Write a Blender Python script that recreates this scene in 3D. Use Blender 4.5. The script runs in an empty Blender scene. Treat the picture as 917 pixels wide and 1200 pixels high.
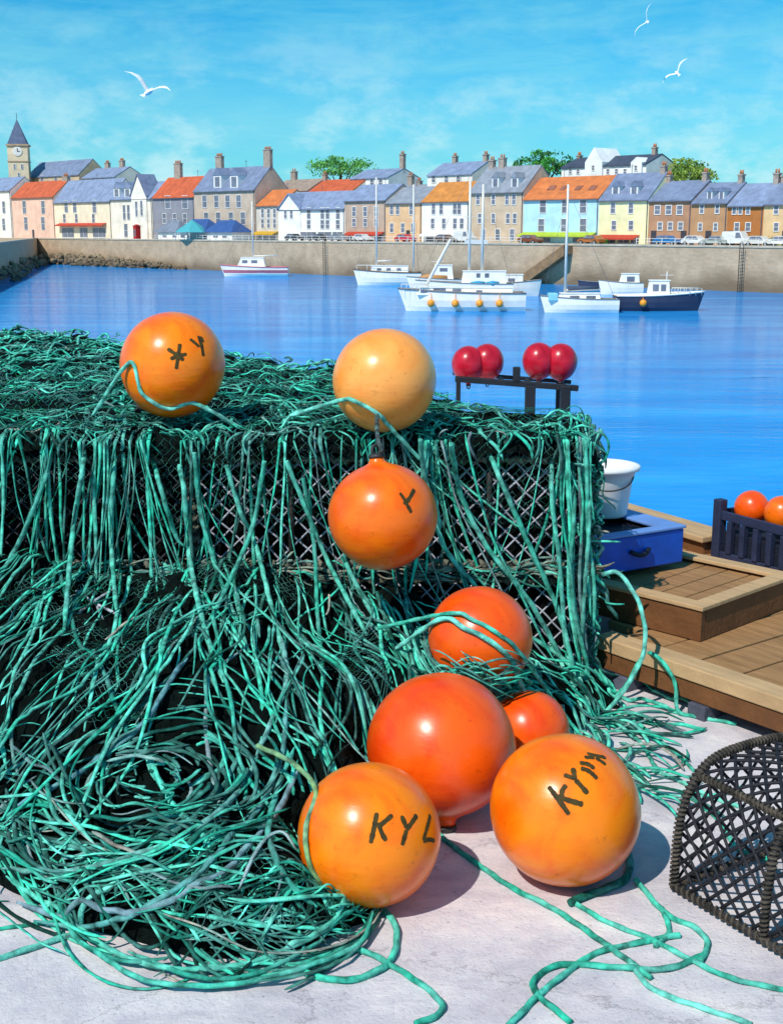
import bpy, bmesh, math, random
import numpy as np
from mathutils import Vector, Matrix, noise as mnoise
R = math.radians
random.seed(7)
rng = np.random.default_rng(11)
scene = bpy.context.scene
COL = scene.collection

# ------------------------------------------------------------------ camera
PITCH = R(12.5); FPX = 1500.0; CX, CY = 458.5, 600.0; CAMZ = 2.0
cd = bpy.data.cameras.new('camera'); cam = bpy.data.objects.new('camera', cd); COL.objects.link(cam)
cam.location = (0, 0, CAMZ); cam.rotation_euler = (math.pi/2 - PITCH, 0, 0)
cd.sensor_fit = 'VERTICAL'; cd.sensor_height = 24.0; cd.lens = 24.0*FPX/1200.0
cd.clip_start = 0.05; cd.clip_end = 6000
scene.camera = cam
cP, sP = math.cos(PITCH), math.sin(PITCH)

def ray(px, py):
    a = (px-CX)/FPX; b = (CY-py)/FPX
    return Vector((a, cP + b*sP, -sP + b*cP))
def at_z(px, py, z=0.0):
    d = ray(px, py); t = (z-CAMZ)/d.z
    return Vector((d.x*t, d.y*t, z))
def at_depth(px, py, dep):
    d = ray(px, py); return Vector((d.x*dep, d.y*dep, CAMZ + d.z*dep))
def at_y(px, py, Y):
    d = ray(px, py); t = Y/d.y
    return Vector((d.x*t, Y, CAMZ + d.z*t))

# ------------------------------------------------------------------ objects
def tag(o, label=None, cat=None, group=None, kind=None):
    if label: o['label'] = label
    if cat: o['category'] = cat
    if group: o['group'] = group
    if kind: o['kind'] = kind
    return o
def empty(name, loc=(0,0,0), rz=0.0, rot=None):
    o = bpy.data.objects.new(name, None); COL.objects.link(o)
    o.location = loc; o.rotation_euler = rot if rot else (0, 0, rz); o.empty_display_size = .2
    return o
def copy_tree(o, parent=None):
    c = o.copy(); COL.objects.link(c); c.parent = parent
    for ch in list(o.children):
        copy_tree(ch, c)
    return c
class MB:
    def __init__(s): s.v = []; s.f = []; s.m = []; s.sm = []
    def add(s, vs, fs, mi=0, smooth=False):
        n = len(s.v); s.v.extend([tuple(v) for v in vs])
        for f in fs: s.f.append(tuple(i+n for i in f)); s.m.append(mi); s.sm.append(smooth)
        return s
    def box(s, x0, y0, z0, x1, y1, z1, mi=0, M=None):
        vs = [Vector((x, y, z)) for z in (z0, z1) for y in (y0, y1) for x in (x0, x1)]
        if M is not None: vs = [M @ v for v in vs]
        return s.add(vs, [(0,2,3,1),(4,5,7,6),(0,1,5,4),(2,6,7,3),(0,4,6,2),(1,3,7,5)], mi)
    def prism(s, poly, z0, z1, mi=0):
        n = len(poly)
        vs = [(p[0], p[1], z0) for p in poly] + [(p[0], p[1], z1) for p in poly]
        fs = [tuple(range(n-1, -1, -1)), tuple(range(n, 2*n))] + [(i, (i+1) % n, n+(i+1) % n, n+i) for i in range(n)]
        return s.add(vs, fs, mi)
    def xprism(s, prof, x0, x1, mi=0):   # profile (y,z) run along x
        n = len(prof)
        vs = [(x0, p[0], p[1]) for p in prof] + [(x1, p[0], p[1]) for p in prof]
        fs = [tuple(range(n)), tuple(range(2*n-1, n-1, -1))] + [(i, n+i, n+(i+1) % n, (i+1) % n) for i in range(n)]
        return s.add(vs, fs, mi)
    def lathe(s, prof, n=24, mi=0, M=None, smooth=True, c0=True, c1=True):
        vs = []
        for (r, z) in prof:
            for k in range(n):
                a = 2*math.pi*k/n; vs.append(Vector((r*math.cos(a), r*math.sin(a), z)))
        if M is not None: vs = [M @ v for v in vs]
        fs = []
        for i in range(len(prof)-1):
            for k in range(n):
                k2 = (k+1) % n; fs.append((i*n+k, i*n+k2, (i+1)*n+k2, (i+1)*n+k))
        s.add(vs, fs, mi, smooth)
        b = len(s.v)-len(vs)
        if c0: s.f.append(tuple(b+k for k in range(n-1, -1, -1))); s.m.append(mi); s.sm.append(False)
        if c1: s.f.append(tuple(b+(len(prof)-1)*n+k for k in range(n))); s.m.append(mi); s.sm.append(False)
        return s
    def tube(s, pts, r, sides=6, mi=0, closed=False, lobes=0, pitch=.05, amp=.18, smooth=True):
        v, f = tube_np(np.array([tuple(p) for p in pts], float), r, sides, closed, lobes, pitch, amp)
        return s.add(v.tolist(), f, mi, smooth)
    def build(s, name, mats, parent=None, loc=None, rz=None, bevel=0):
        me = bpy.data.meshes.new(name); me.from_pydata(s.v, [], s.f)
        for m in (mats if isinstance(mats, (list, tuple)) else [mats]): me.materials.append(m)
        me.polygons.foreach_set('material_index', s.m); me.polygons.foreach_set('use_smooth', s.sm)
        me.update()
        o = bpy.data.objects.new(name, me); COL.objects.link(o)
        if parent is not None: o.parent = parent
        if loc is not None: o.location = loc
        if rz is not None: o.rotation_euler = (0, 0, rz)
        if bevel:
            b = o.modifiers.new('bevel', 'BEVEL'); b.width = bevel; b.segments = 2; b.limit_method = 'ANGLE'
        return o

def tube_np(P, r, sides=6, closed=False, lobes=0, pitch=.05, amp=.18, flat=1.0):
    n = len(P)
    T = np.zeros_like(P)
    if closed:
        T = np.roll(P, -1, 0)-np.roll(P, 1, 0)
    else:
        T[1:-1] = P[2:]-P[:-2]; T[0] = P[1]-P[0]; T[-1] = P[-1]-P[-2]
    T /= (np.linalg.norm(T, axis=1, keepdims=True)+1e-9)
    ref = np.array([0, 0, 1.0]) if abs(T[:, 2]).mean() < .75 else np.array([.1, 1.0, 0])
    A = np.cross(T, ref); A /= (np.linalg.norm(A, axis=1, keepdims=True)+1e-9)
    for i in range(1, n):
        if (A[i]*A[i-1]).sum() < 0: A[i] = -A[i]
    B = np.cross(T, A)
    th = np.arange(sides)*2*np.pi/sides
    rr = np.full((n, sides), 1.0)*np.broadcast_to(np.asarray(r, float).reshape(-1, 1) if np.ndim(r) else np.full((1, 1), r), (n, 1))
    if lobes:
        seg = np.r_[0, np.cumsum(np.linalg.norm(np.diff(P, axis=0), axis=1))]
        rr = rr*(1+amp*np.cos(lobes*(th[None, :])-2*np.pi*seg[:, None]/pitch))
    V = P[:, None, :]+rr[:, :, None]*(np.cos(th)[None, :, None]*A[:, None, :]+flat*np.sin(th)[None, :, None]*B[:, None, :])
    V = V.reshape(-1, 3)
    fs = []
    m = n if closed else n-1
    for i in range(m):
        j = (i+1) % n
        for k in range(sides):
            k2 = (k+1) % sides
            fs.append((i*sides+k, j*sides+k, j*sides+k2, i*sides+k2))
    if not closed:
        fs.append(tuple(range(sides))); fs.append(tuple((n-1)*sides+k for k in range(sides-1, -1, -1)))
    return V, fs

def spline(pts, step=.03):
    """Catmull-Rom through the points, resampled evenly"""
    P = np.array([tuple(p) for p in pts], float)
    if len(P) < 3:
        L = np.linalg.norm(P[1]-P[0]); k = max(2, int(L/step)+1)
        return P[0]+(P[1]-P[0])*np.linspace(0, 1, k)[:, None]
    Q = np.vstack([2*P[0]-P[1], P, 2*P[-1]-P[-2]]); out = []
    for i in range(1, len(Q)-2):
        p0, p1, p2, p3 = Q[i-1], Q[i], Q[i+1], Q[i+2]
        k = max(2, int(np.linalg.norm(p2-p1)/step)+1)
        t = np.linspace(0, 1, k, endpoint=False)[:, None]
        out.append(.5*((2*p1)+(-p0+p2)*t+(2*p0-5*p1+4*p2-p3)*t**2+(-p0+3*p1-3*p2+p3)*t**3))
    out.append(P[-1:])
    return np.vstack(out)

def strands_mesh(name, strands, mat, parent=None, sides=5):
    """many rope strands as one mesh; every strand has its own tint"""
    Vs, Fs, Cs, off = [], [], [], 0
    for (P, r, c) in strands:
        if len(P) > 5: r = r*np.clip(np.minimum(np.linspace(0, 1, len(P)), np.linspace(1, 0, len(P)))*6+.35, .35, 1)*(1+.12*np.sin(np.arange(len(P))*1.7))
        v, f = tube_np(P, r, sides, flat=.6)
        Vs.append(v); Cs.append(np.tile(np.array([*c, 1.0]), (len(v), 1)))
        for q in f: Fs.append(tuple(i+off for i in q))
        off += len(v)
    me = bpy.data.meshes.new(name); me.from_pydata(np.vstack(Vs).tolist(), [], Fs)
    ca = me.color_attributes.new('tint', 'FLOAT_COLOR', 'POINT')
    ca.data.foreach_set('color', np.vstack(Cs).astype(np.float32).ravel())
    me.materials.append(mat); me.polygons.foreach_set('use_smooth', [True]*len(me.polygons)); me.update()
    o = bpy.data.objects.new(name, me); COL.objects.link(o)
    if parent is not None: o.parent = parent
    return o

# ------------------------------------------------------------------ materials
def lin(h, k=1.0):
    h = h.lstrip('#'); c = [int(h[i:i+2], 16)/255 for i in (0, 2, 4)]
    return tuple(min(1.0, (x/12.92 if x <= .04045 else ((x+.055)/1.055)**2.4)*k) for x in c)
def newmat(name):
    m = bpy.data.materials.new(name); m.use_nodes = True; nt = m.node_tree
    return m, nt, nt.nodes, nt.links, nt.nodes['Principled BSDF']
_cache = {}
def mat(name, h, k=.85, rough=.7, scale=3.0, var=.22, bump=.25, metal=0, detail=6, stretch=(1,1,1), second=None, coat=0, bscale=None, spec=.4, dist=.01):
    key = (name, h, k)
    if key in _cache: return _cache[key]
    m, nt, N, L, p = newmat(name)
    c = lin(h, k); tc = N.new('ShaderNodeTexCoord'); mp = N.new('ShaderNodeMapping'); mp.inputs['Scale'].default_value = stretch
    L.new(tc.outputs['Object'], mp.inputs['Vector'])
    n1 = N.new('ShaderNodeTexNoise'); n1.inputs['Scale'].default_value = scale; n1.inputs['Detail'].default_value = detail
    n1.inputs['Roughness'].default_value = .62
    L.new(mp.outputs[0], n1.inputs['Vector'])
    rp = N.new('ShaderNodeValToRGB'); e = rp.color_ramp.elements
    e[0].position = .3; e[1].position = .7
    lo = tuple(x*(1-var) for x in c); hi = tuple(min(1, x*(1+var*.8)) for x in c)
    if second: hi = lin(second, k)
    e[0].color = (*lo, 1); e[1].color = (*hi, 1)
    L.new(n1.outputs['Fac'], rp.inputs[0]); L.new(rp.outputs[0], p.inputs['Base Color'])
    p.inputs['Roughness'].default_value = rough; p.inputs['Metallic'].default_value = metal
    p.inputs['Specular IOR Level'].default_value = spec
    if coat: p.inputs['Coat Weight'].default_value = coat; p.inputs['Coat Roughness'].default_value = .15
    if bump:
        n2 = N.new('ShaderNodeTexNoise'); n2.inputs['Scale'].default_value = bscale or scale*6; n2.inputs['Detail'].default_value = 4
        L.new(mp.outputs[0], n2.inputs['Vector'])
        b = N.new('ShaderNodeBump'); b.inputs['Strength'].default_value = bump; b.inputs['Distance'].default_value = dist
        L.new(n2.outputs['Fac'], b.inputs['Height']); L.new(b.outputs[0], p.inputs['Normal'])
    _cache[key] = m
    return m

# rope: tint per strand x fibre noise
def rope_mat(name='rope_fibre', bump=.6):
    m, nt, N, L, p = newmat(name)
    at = N.new('ShaderNodeAttribute'); at.attribute_name = 'tint'
    tc = N.new('ShaderNodeTexCoord')
    n1 = N.new('ShaderNodeTexNoise'); n1.inputs['Scale'].default_value = 26; n1.inputs['Detail'].default_value = 5
    L.new(tc.outputs['Object'], n1.inputs['Vector'])
    mr = N.new('ShaderNodeMapRange'); mr.inputs[1].default_value = .3; mr.inputs[2].default_value = .7; mr.inputs[3].default_value = .3; mr.inputs[4].default_value = 1.6
    L.new(n1.outputs['Fac'], mr.inputs[0])
    n0 = N.new('ShaderNodeTexNoise'); n0.inputs['Scale'].default_value = 7; n0.inputs['Detail'].default_value = 3
    L.new(tc.outputs['Object'], n0.inputs['Vector'])
    m0 = N.new('ShaderNodeMapRange'); m0.inputs[1].default_value = .42; m0.inputs[2].default_value = .68; m0.inputs[3].default_value = 0; m0.inputs[4].default_value = .55
    L.new(n0.outputs['Fac'], m0.inputs[0])
    hx = N.new('ShaderNodeMix'); hx.data_type = 'RGBA'; L.new(m0.outputs[0], hx.inputs['Factor']); L.new(at.outputs['Color'], hx.inputs['A']); hx.inputs['B'].default_value = (.16, .40, .36, 1)
    mx = N.new('ShaderNodeVectorMath'); mx.operation = 'SCALE'
    L.new(hx.outputs['Result'], mx.inputs[0]); L.new(mr.outputs[0], mx.inputs['Scale'])
    L.new(mx.outputs[0], p.inputs['Base Color'])
    p.inputs['Roughness'].default_value = .88; p.inputs['Specular IOR Level'].default_value = .2
    n2 = N.new('ShaderNodeTexNoise'); n2.inputs['Scale'].default_value = 180; n2.inputs['Detail'].default_value = 3
    L.new(tc.outputs['Object'], n2.inputs['Vector'])
    b = N.new('ShaderNodeBump'); b.inputs['Strength'].default_value = bump; b.inputs['Distance'].default_value = .004
    L.new(n2.outputs['Fac'], b.inputs['Height']); L.new(b.outputs[0], p.inputs['Normal'])
    return m
ROPE = rope_mat()
TEAL = [lin('#3fc4a4'), lin('#2aa98c'), lin('#1d8f78'), lin('#5fd0b6'), lin('#177060'), lin('#4bb59c'), lin('#0d4a40'), lin('#35b79a')]
GREYS = [lin('#7f8f92'), lin('#9b9488'), lin('#5c6a70'), lin('#6f8f88')]
def teal(dark=0.25, grey=.06):
    q = random.random()
    if q < dark: c = random.choice([TEAL[4], TEAL[6], lin('#0a3029'), lin('#125546')])
    elif q < dark+grey: c = random.choice(GREYS)
    else: c = random.choice([TEAL[0], TEAL[1], TEAL[2], TEAL[3], TEAL[5], TEAL[7]])
    k = random.uniform(.8, 1.3)
    return tuple(x*k for x in c)

# ------------------------------------------------------------------ light
SUN_EL = R(49); sx, sy = -.6, -.8
w = bpy.data.worlds.new('World'); scene.world = w; w.use_nodes = True
nt = w.node_tree; N, L = nt.nodes, nt.links
for n in list(N): N.remove(n)
sky = N.new('ShaderNodeTexSky'); sky.sky_type = 'NISHITA'; sky.sun_disc = False
sky.sun_elevation = SUN_EL; sky.sun_rotation = math.atan2(sx, sy)
sky.air_density = 1.0; sky.dust_density = .35; sky.ozone_density = 3.0
tc = N.new('ShaderNodeTexCoord'); mp = N.new('ShaderNodeMapping'); mp.inputs['Scale'].default_value = (3.2, 3.2, 15)
mp.inputs['Rotation'].default_value = (R(4), R(-7), 0)
L.new(tc.outputs['Generated'], mp.inputs[0])
nz = N.new('ShaderNodeTexNoise'); nz.inputs['Scale'].default_value = 2.3; nz.inputs['Detail'].default_value = 9; nz.inputs['Roughness'].default_value = .68; nz.inputs['Distortion'].default_value = .5
L.new(mp.outputs[0], nz.inputs['Vector'])
tint = N.new('ShaderNodeMix'); tint.data_type = 'RGBA'; tint.blend_type = 'MULTIPLY'; tint.inputs['Factor'].default_value = 1
L.new(sky.outputs[0], tint.inputs['A']); tint.inputs['B'].default_value = (.05, .82, 1.12, 1)
# thin high cloud wisps
cr = N.new('ShaderNodeValToRGB'); cr.color_ramp.elements[0].position = .40; cr.color_ramp.elements[1].position = .80
cr.color_ramp.elements[0].color = (0, 0, 0, 1); cr.color_ramp.elements[1].color = (.62, .62, .62, 1)
L.new(nz.outputs['Fac'], cr.inputs[0])
cl = N.new('ShaderNodeMix'); cl.data_type = 'RGBA'
L.new(cr.outputs[0], cl.inputs['Factor']); L.new(tint.outputs['Result'], cl.inputs['A']); cl.inputs['B'].default_value = (2.2, 6.6, 7.4, 1)
# milky haze low over the land, with broken puffs of fair weather cloud
sp = N.new('ShaderNodeSeparateXYZ'); L.new(tc.outputs['Generated'], sp.inputs[0])
hz_ = N.new('ShaderNodeMapRange'); hz_.interpolation_type = 'SMOOTHSTEP'; hz_.inputs[1].default_value = .0; hz_.inputs[2].default_value = .20; hz_.inputs[3].default_value = .9; hz_.inputs[4].default_value = .0
L.new(sp.outputs['Z'], hz_.inputs[0])
mp2 = N.new('ShaderNodeMapping'); mp2.inputs['Scale'].default_value = (6, 6, 12); L.new(tc.outputs['Generated'], mp2.inputs[0])
pf = N.new('ShaderNodeTexNoise'); pf.inputs['Scale'].default_value = 2.4; pf.inputs['Detail'].default_value = 8; pf.inputs['Roughness'].default_value = .62; L.new(mp2.outputs[0], pf.inputs['Vector'])
pr = N.new('ShaderNodeMapRange'); pr.interpolation_type = 'SMOOTHSTEP'; pr.inputs[1].default_value = .44; pr.inputs[2].default_value = .66; pr.inputs[3].default_value = .35; pr.inputs[4].default_value = 1.0; L.new(pf.outputs['Fac'], pr.inputs[0])
hm = N.new('ShaderNodeMath'); hm.operation = 'MULTIPLY'; hm.use_clamp = True; L.new(hz_.outputs[0], hm.inputs[0]); L.new(pr.outputs[0], hm.inputs[1])
hx_ = N.new('ShaderNodeMix'); hx_.data_type = 'RGBA'; L.new(hm.outputs[0], hx_.inputs['Factor']); L.new(cl.outputs['Result'], hx_.inputs['A']); hx_.inputs['B'].default_value = (5.3, 8.0, 8.5, 1)
bg = N.new('ShaderNodeBackground'); bg.inputs['Strength'].default_value = .115
out = N.new('ShaderNodeOutputWorld'); L.new(hx_.outputs['Result'], bg.inputs[0]); L.new(bg.outputs[0], out.inputs[0])
sd = bpy.data.lights.new('sun', 'SUN'); sd.energy = 4.3; sd.angle = R(.6); sd.color = (1, .95, .87)
so = bpy.data.objects.new('sun', sd); COL.objects.link(so)
ch = math.cos(SUN_EL); SV = Vector((sx*ch, sy*ch, math.sin(SUN_EL))).normalized()
so.rotation_euler = SV.to_track_quat('Z', 'Y').to_euler(); so.location = (-20, -15, 30)
scene.view_settings.view_transform = 'Standard'; scene.view_settings.look = 'None'; scene.view_settings.exposure = 0
scene.cycles.max_bounces = 6; scene.cycles.use_denoising = True
# ================================================================== PIER
WATER_Z = -6.7
M_CONC = mat('pale_concrete', '#cfc8d0', .88, .85, scale=1.6, var=.16, bump=.5, bscale=22, second='#dcd6dc', dist=.012)
def pier_ground():
    # fine stains and trowel marks in the harbour concrete
    m, nt, N, L, p = newmat('worn_concrete')
    tc = N.new('ShaderNodeTexCoord')
    def nz(s, d, r=.6, st=(1,1,1), dist=0):
        mp = N.new('ShaderNodeMapping'); mp.inputs['Scale'].default_value = st; mp.inputs['Rotation'].default_value = (0,0,R(-14))
        n = N.new('ShaderNodeTexNoise'); n.inputs['Scale'].default_value = s; n.inputs['Detail'].default_value = d
        n.inputs['Roughness'].default_value = r; n.inputs['Distortion'].default_value = dist
        L.new(tc.outputs['Object'], mp.inputs[0]); L.new(mp.outputs[0], n.inputs['Vector']); return n
    a = nz(2.1, 8, .65, (1, 1.6, 1), .5); b = nz(9, 8, .72, (1, 1.15, 1), .25); c = nz(75, 4)
    r1 = N.new('ShaderNodeValToRGB'); e = r1.color_ramp.elements
    e[0].position = .33; e[1].position = .66
    e[0].color = (*lin('#c0b8be', .97), 1); e[1].color = (*lin('#e6dedc', .97), 1)
    e2 = r1.color_ramp.elements.new(.5); e2.color = (*lin('#d5cdd0', .97), 1)
    L.new(a.outputs['Fac'], r1.inputs[0])
    r2 = N.new('ShaderNodeValToRGB'); r2.color_ramp.elements[0].position = .35; r2.color_ramp.elements[1].position = .6
    r2.color_ramp.elements[0].color = (.80, .80, .85, 1); r2.color_ramp.elements[1].color = (1.05, 1.03, 1, 1)
    L.new(b.outputs['Fac'], r2.inputs[0])
    mx = N.new('ShaderNodeMix'); mx.data_type = 'RGBA'; mx.blend_type = 'MULTIPLY'; mx.inputs['Factor'].default_value = .7
    L.new(r1.outputs[0], mx.inputs['A']); L.new(r2.outputs[0], mx.inputs['B'])
    # hairline cracks, speckle of grit and a few rust and weed stains
    vo = N.new('ShaderNodeTexVoronoi'); vo.feature = 'DISTANCE_TO_EDGE'; vo.inputs['Scale'].default_value = .85
    wn = N.new('ShaderNodeVectorMath'); wn.operation = 'MULTIPLY_ADD'; L.new(b.outputs['Color'], wn.inputs[0]); wn.inputs[1].default_value = (.35, .35, 0); L.new(tc.outputs['Object'], wn.inputs[2]); L.new(wn.outputs[0], vo.inputs['Vector'])
    cm = N.new('ShaderNodeMapRange'); cm.inputs[1].default_value = .0; cm.inputs[2].default_value = .007; cm.inputs[3].default_value = .62; cm.inputs[4].default_value = 1; L.new(vo.outputs['Distance'], cm.inputs[0])
    gs = N.new('ShaderNodeMapRange'); gs.inputs[1].default_value = .30; gs.inputs[2].default_value = .40; gs.inputs[3].default_value = .62; gs.inputs[4].default_value = 1; L.new(c.outputs['Fac'], gs.inputs[0])
    m1 = N.new('ShaderNodeMath'); m1.operation = 'MULTIPLY'; L.new(cm.outputs[0], m1.inputs[0]); L.new(gs.outputs[0], m1.inputs[1])
    sc_ = N.new('ShaderNodeVectorMath'); sc_.operation = 'SCALE'; L.new(mx.outputs['Result'], sc_.inputs[0]); L.new(m1.outputs[0], sc_.inputs['Scale'])
    st_ = nz(1.7, 5, .6, (1, 1, 1), .4); sr = N.new('ShaderNodeMapRange'); sr.inputs[1].default_value = .60; sr.inputs[2].default_value = .74; sr.inputs[3].default_value = 0; sr.inputs[4].default_value = .55; L.new(st_.outputs['Fac'], sr.inputs[0])
    sm = N.new('ShaderNodeMix'); sm.data_type = 'RGBA'; L.new(sr.outputs[0], sm.inputs['Factor']); L.new(sc_.outputs[0], sm.inputs['A']); sm.inputs['B'].default_value = (*lin('#9d9294'), 1)
    L.new(sm.outputs['Result'], p.inputs['Base Color']); p.inputs['Roughness'].default_value = .82
    ad = N.new('ShaderNodeMath'); ad.operation = 'ADD'; L.new(b.outputs['Fac'], ad.inputs[0])
    ml = N.new('ShaderNodeMath'); ml.operation = 'MULTIPLY'; ml.inputs[1].default_value = .35; L.new(c.outputs['Fac'], ml.inputs[0]); L.new(ml.outputs[0], ad.inputs[1])
    bp = N.new('ShaderNodeBump'); bp.inputs['Strength'].default_value = .6; bp.inputs['Distance'].default_value = .015
    L.new(ad.outputs[0], bp.inputs['Height']); L.new(bp.outputs[0], p.inputs['Normal'])
    return m
PIER = [(-12, -4), (9.0, -4), (5.4, 1.9), (2.35, 7.0), (1.75, 8.2), (1.35, 9.0), (1.62, 10.6), (1.7, 12.2), (-9, 16.5), (-12, 16.5)]
mb = MB(); mb.prism(PIER, -8.5, 0.0); tag(mb.build('pier_deck', pier_ground()), kind='structure')

# ================================================================== CREELS
M_BAR = mat('tarred_steel', '#3a3634', .8, .6, scale=30, var=.35, bump=.5)
M_NET = mat('black_netting', '#202028', .8, .7, scale=40, var=.3, bump=0)
M_NETD = mat('dark_grey_netting', '#3b3c42', .75, .8, scale=20, var=.5, bump=0)  # darker netting, so only the nearest creels show grey mesh
M_NETG = mat('grey_netting', '#b0b0ba', .9, .7, scale=20, var=.35, bump=0)
M_IN = mat('inner_netting_black', '#0d0f0e', .7, .95, scale=24, var=.6, bump=1.0, bscale=60, dist=.02, spec=.1)  # near-black colour standing in for the shade inside the creels
M_WRAP = mat('weathered_wrap_rope', '#1f1c1b', .75, .8, scale=14, var=.6, bump=.8, bscale=90, second='#74685a')
M_WRAPG = mat('green_wrap_rope', '#5f6f62', .8, .8, scale=9, var=.5, bump=.8, bscale=90, second='#8f8a78')
M_SLAT = mat('creel_base_slat', '#4d4237', .8, .8, scale=12, var=.4, bump=.5)

def hoop(W, H, n, k=25, ins=0.0):
    """cross-section of a creel, a closed-topped arch in (y, z)"""
    pts = []
    for i in range(k):
        a = math.pi*i/(k-1); c, s = math.cos(a), math.sin(a)
        y = math.copysign(abs(c)**(2/n), c)*(W/2-ins); z = abs(s)**(2/n)*(H-ins)
        pts.append((y, z))
    return pts
def spiral(path, rad, wr, turns_per_m, sides=5, step=None):
    P = np.array([tuple(p) for p in path]); seg = np.r_[0, np.cumsum(np.linalg.norm(np.diff(P, axis=0), axis=1))]
    n = max(12, int(seg[-1]*turns_per_m*8)); s = np.linspace(0, seg[-1], n)
    Q = np.stack([np.interp(s, seg, P[:, i]) for i in range(3)], 1)
    T = np.gradient(Q, axis=0); T /= np.linalg.norm(T, axis=1, keepdims=True)
    ref = np.array([1., 0, 0]) if abs(T[:, 0]).mean() < .6 else np.array([0, 0, 1.])
    A = np.cross(T, ref); A /= np.linalg.norm(A, axis=1, keepdims=True); B = np.cross(T, A)
    ph = 2*np.pi*s*turns_per_m
    return Q+rad*(np.cos(ph)[:, None]*A+np.sin(ph)[:, None]*B)
def make_creel(L, W, H, n, cell, netm, wrapm, fine=False, dark_fill=True):
    """creel lying along x, base on z=0"""
    root = empty('lobster_creel')
    rb = .0095 if fine else .013
    m = MB(); zb = .02
    for y in (-W/2, W/2): m.tube([(-L/2, y, zb), (L/2, y, zb)], rb, 8)
    for x in (-L/2, 0, L/2): m.tube([(x, -W/2, zb), (x, W/2, zb)], rb, 8)
    m.build('base_frame', M_BAR, root)
    for i in range(0 if fine else 4):
        y = -W/2+W*(i+.8)/4.6
        m = MB(); m.box(-L/2, y-.025, zb+.012, L/2, y+.025, zb+.028); m.build('base_slat', M_SLAT, root)
    hp = hoop(W, H, n)
    for x in (-L/2, 0, L/2):
        m = MB(); m.tube([(x, y, zb+z) for y, z in hp], rb, 8)
        h = m.build('hoop', M_BAR, root)
        if x != 0 or fine:
            m = MB(); P = [(x, y, zb+z) for y, z in hp]
            m.tube(spiral(P, rb+.003, .003, 70 if fine else 22), .0042 if fine else .010, 5)
            m.build('rope_binding', wrapm, h)
    m = MB()
    for y, z in ((hp[7][0], hp[7][1]), (hp[17][0], hp[17][1])):
        P = [(-L/2, y, zb+z), (L/2, y, zb+z)]; m.tube(P, rb*.8, 6)
        m.tube(spiral(P, rb+.001, .003, 60 if fine else 20), .0045 if fine else .009, 5)
    m.build('shoulder_rail', wrapm, root)
    m = MB()
    for y in (-W/2, W/2):
        m.tube(spiral([(-L/2, y, zb), (L/2, y, zb)], rb+.002, .01, 44 if fine else 20), .005 if fine else .012, 5)
    for x in (-L/2, L/2):
        m.tube(spiral([(x, -W/2, zb), (x, W/2, zb)], rb+.002, .01, 44 if fine else 20), .005 if fine else .012, 5)
    m.build('base_binding', wrapm, root)
    # diamond netting round the arch
    hh = hoop(W-.01, H-.008, n, 61); seg = [0]
    for a, b in zip(hh, hh[1:]): seg.append(seg[-1]+math.dist(a, b))
    per = seg[-1]; ys = [a for a, _ in hh]; zs = [b for _, b in hh]
    m = MB(); rr = .0058 if fine else .0045; st = .03
    def onarch(v): return np.interp(v, seg, ys), np.interp(v, seg, zs)
    k = -int(per/cell)-1
    while k*cell < L+per:
        for sg in (1, -1):
            P = []; v = 0
            while v <= per+1e-6:
                u = k*cell+v if sg == 1 else k*cell+per-v
                if 0 <= u <= L:
                    y, z = onarch(v); P.append((u-L/2, y, zb+z+.004*math.sin(31*u+17*v)))
                v += st
            if len(P) > 2: m.tube(P, rr, 4)
        k += 1
    # the two end panels
    for x in (-L/2, L/2):
        for sg in (1, -1):
            c = -(W+H)
            while c < W+H:
                P = []
                t = -W/2+.004
                while t < W/2:
                    z = sg*t+c
                    top = (max(0, 1-(abs(t)/(W/2))**n))**(1/n)*H
                    if 0 <= z <= top: P.append((x+.004*math.sin(40*t+c*9), t, zb+z))
                    t += .012
                if len(P) > 2: m.tube(P[::2]+([P[-1]] if len(P) % 2 == 0 else []), rr, 4)
                c += cell*1.35
    m.build('netting', netm, root)
    if dark_fill:
        m = MB(); ih = hoop(W-.07, H-.06, n, 15); m.xprism([(y, z+.05) for y, z in ih], -L/2+.03, L/2-.03)  # solid fill added so the creel interior looks dark
        m.build('interior_dark_fill', M_IN, root)
    return root

TOP = 1.10; CL = .84; CW = .585; CH = .50
GRP = 'black lobster creels stacked beneath the green net'
proto = make_creel(CL, CW, CH, 5.0, .085, M_NETG, M_WRAPG)
YF = 5.40
def xright(Y):
    return float(np.interp(Y, [5.4, 6.0, 6.01, 7.96, 11.3, 13], [.85, .85, .50, -.33, -3.4, -5.2]))
first = True
front_pick = []
for row in range(9):
    yc = YF+.3+row*.6; xr = xright(yc+.3) if row else .845
    if row == 0: xr = .845
    k = 0; xc = xr-CL/2
    while xc+CL/2 > -.315*yc-.25:
        for tier in (0, 1):
            if row > 1 and tier == 0 and k > 0: pass
            t = proto if first else copy_tree(proto); first = False
            t.location = (xc+random.uniform(-.008, .008)*(k > 0), yc, .005+tier*.54); t.rotation_euler = (0, 0, R(random.uniform(-.8, .8)))
            if not (row == 0 and k < 2):
                for ch in t.children:
                    if ch.name.startswith('netting'):
                        ch.material_slots[0].link = 'OBJECT'; ch.material_slots[0].material = M_NETD
            t['group'] = GRP; t['category'] = 'lobster creel'
            t['label'] = 'black lobster creel stacked deep under the teal net, barely showing'
            if row == 0:
                pos = ['at the right corner of the stack', 'behind the hanging orange buoy', 'left of the hanging orange buoy', 'at the left edge of the stack'][min(k, 3)]
                t['label'] = ('lower' if tier == 0 else 'upper')+' black creel with grey diamond netting '+pos
            elif row == 1 and k == 0:
                t['label'] = ('lower' if tier == 0 else 'upper')+' black creel in the second row, its end facing the water'
        k += 1; xc -= CL+.012

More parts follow.
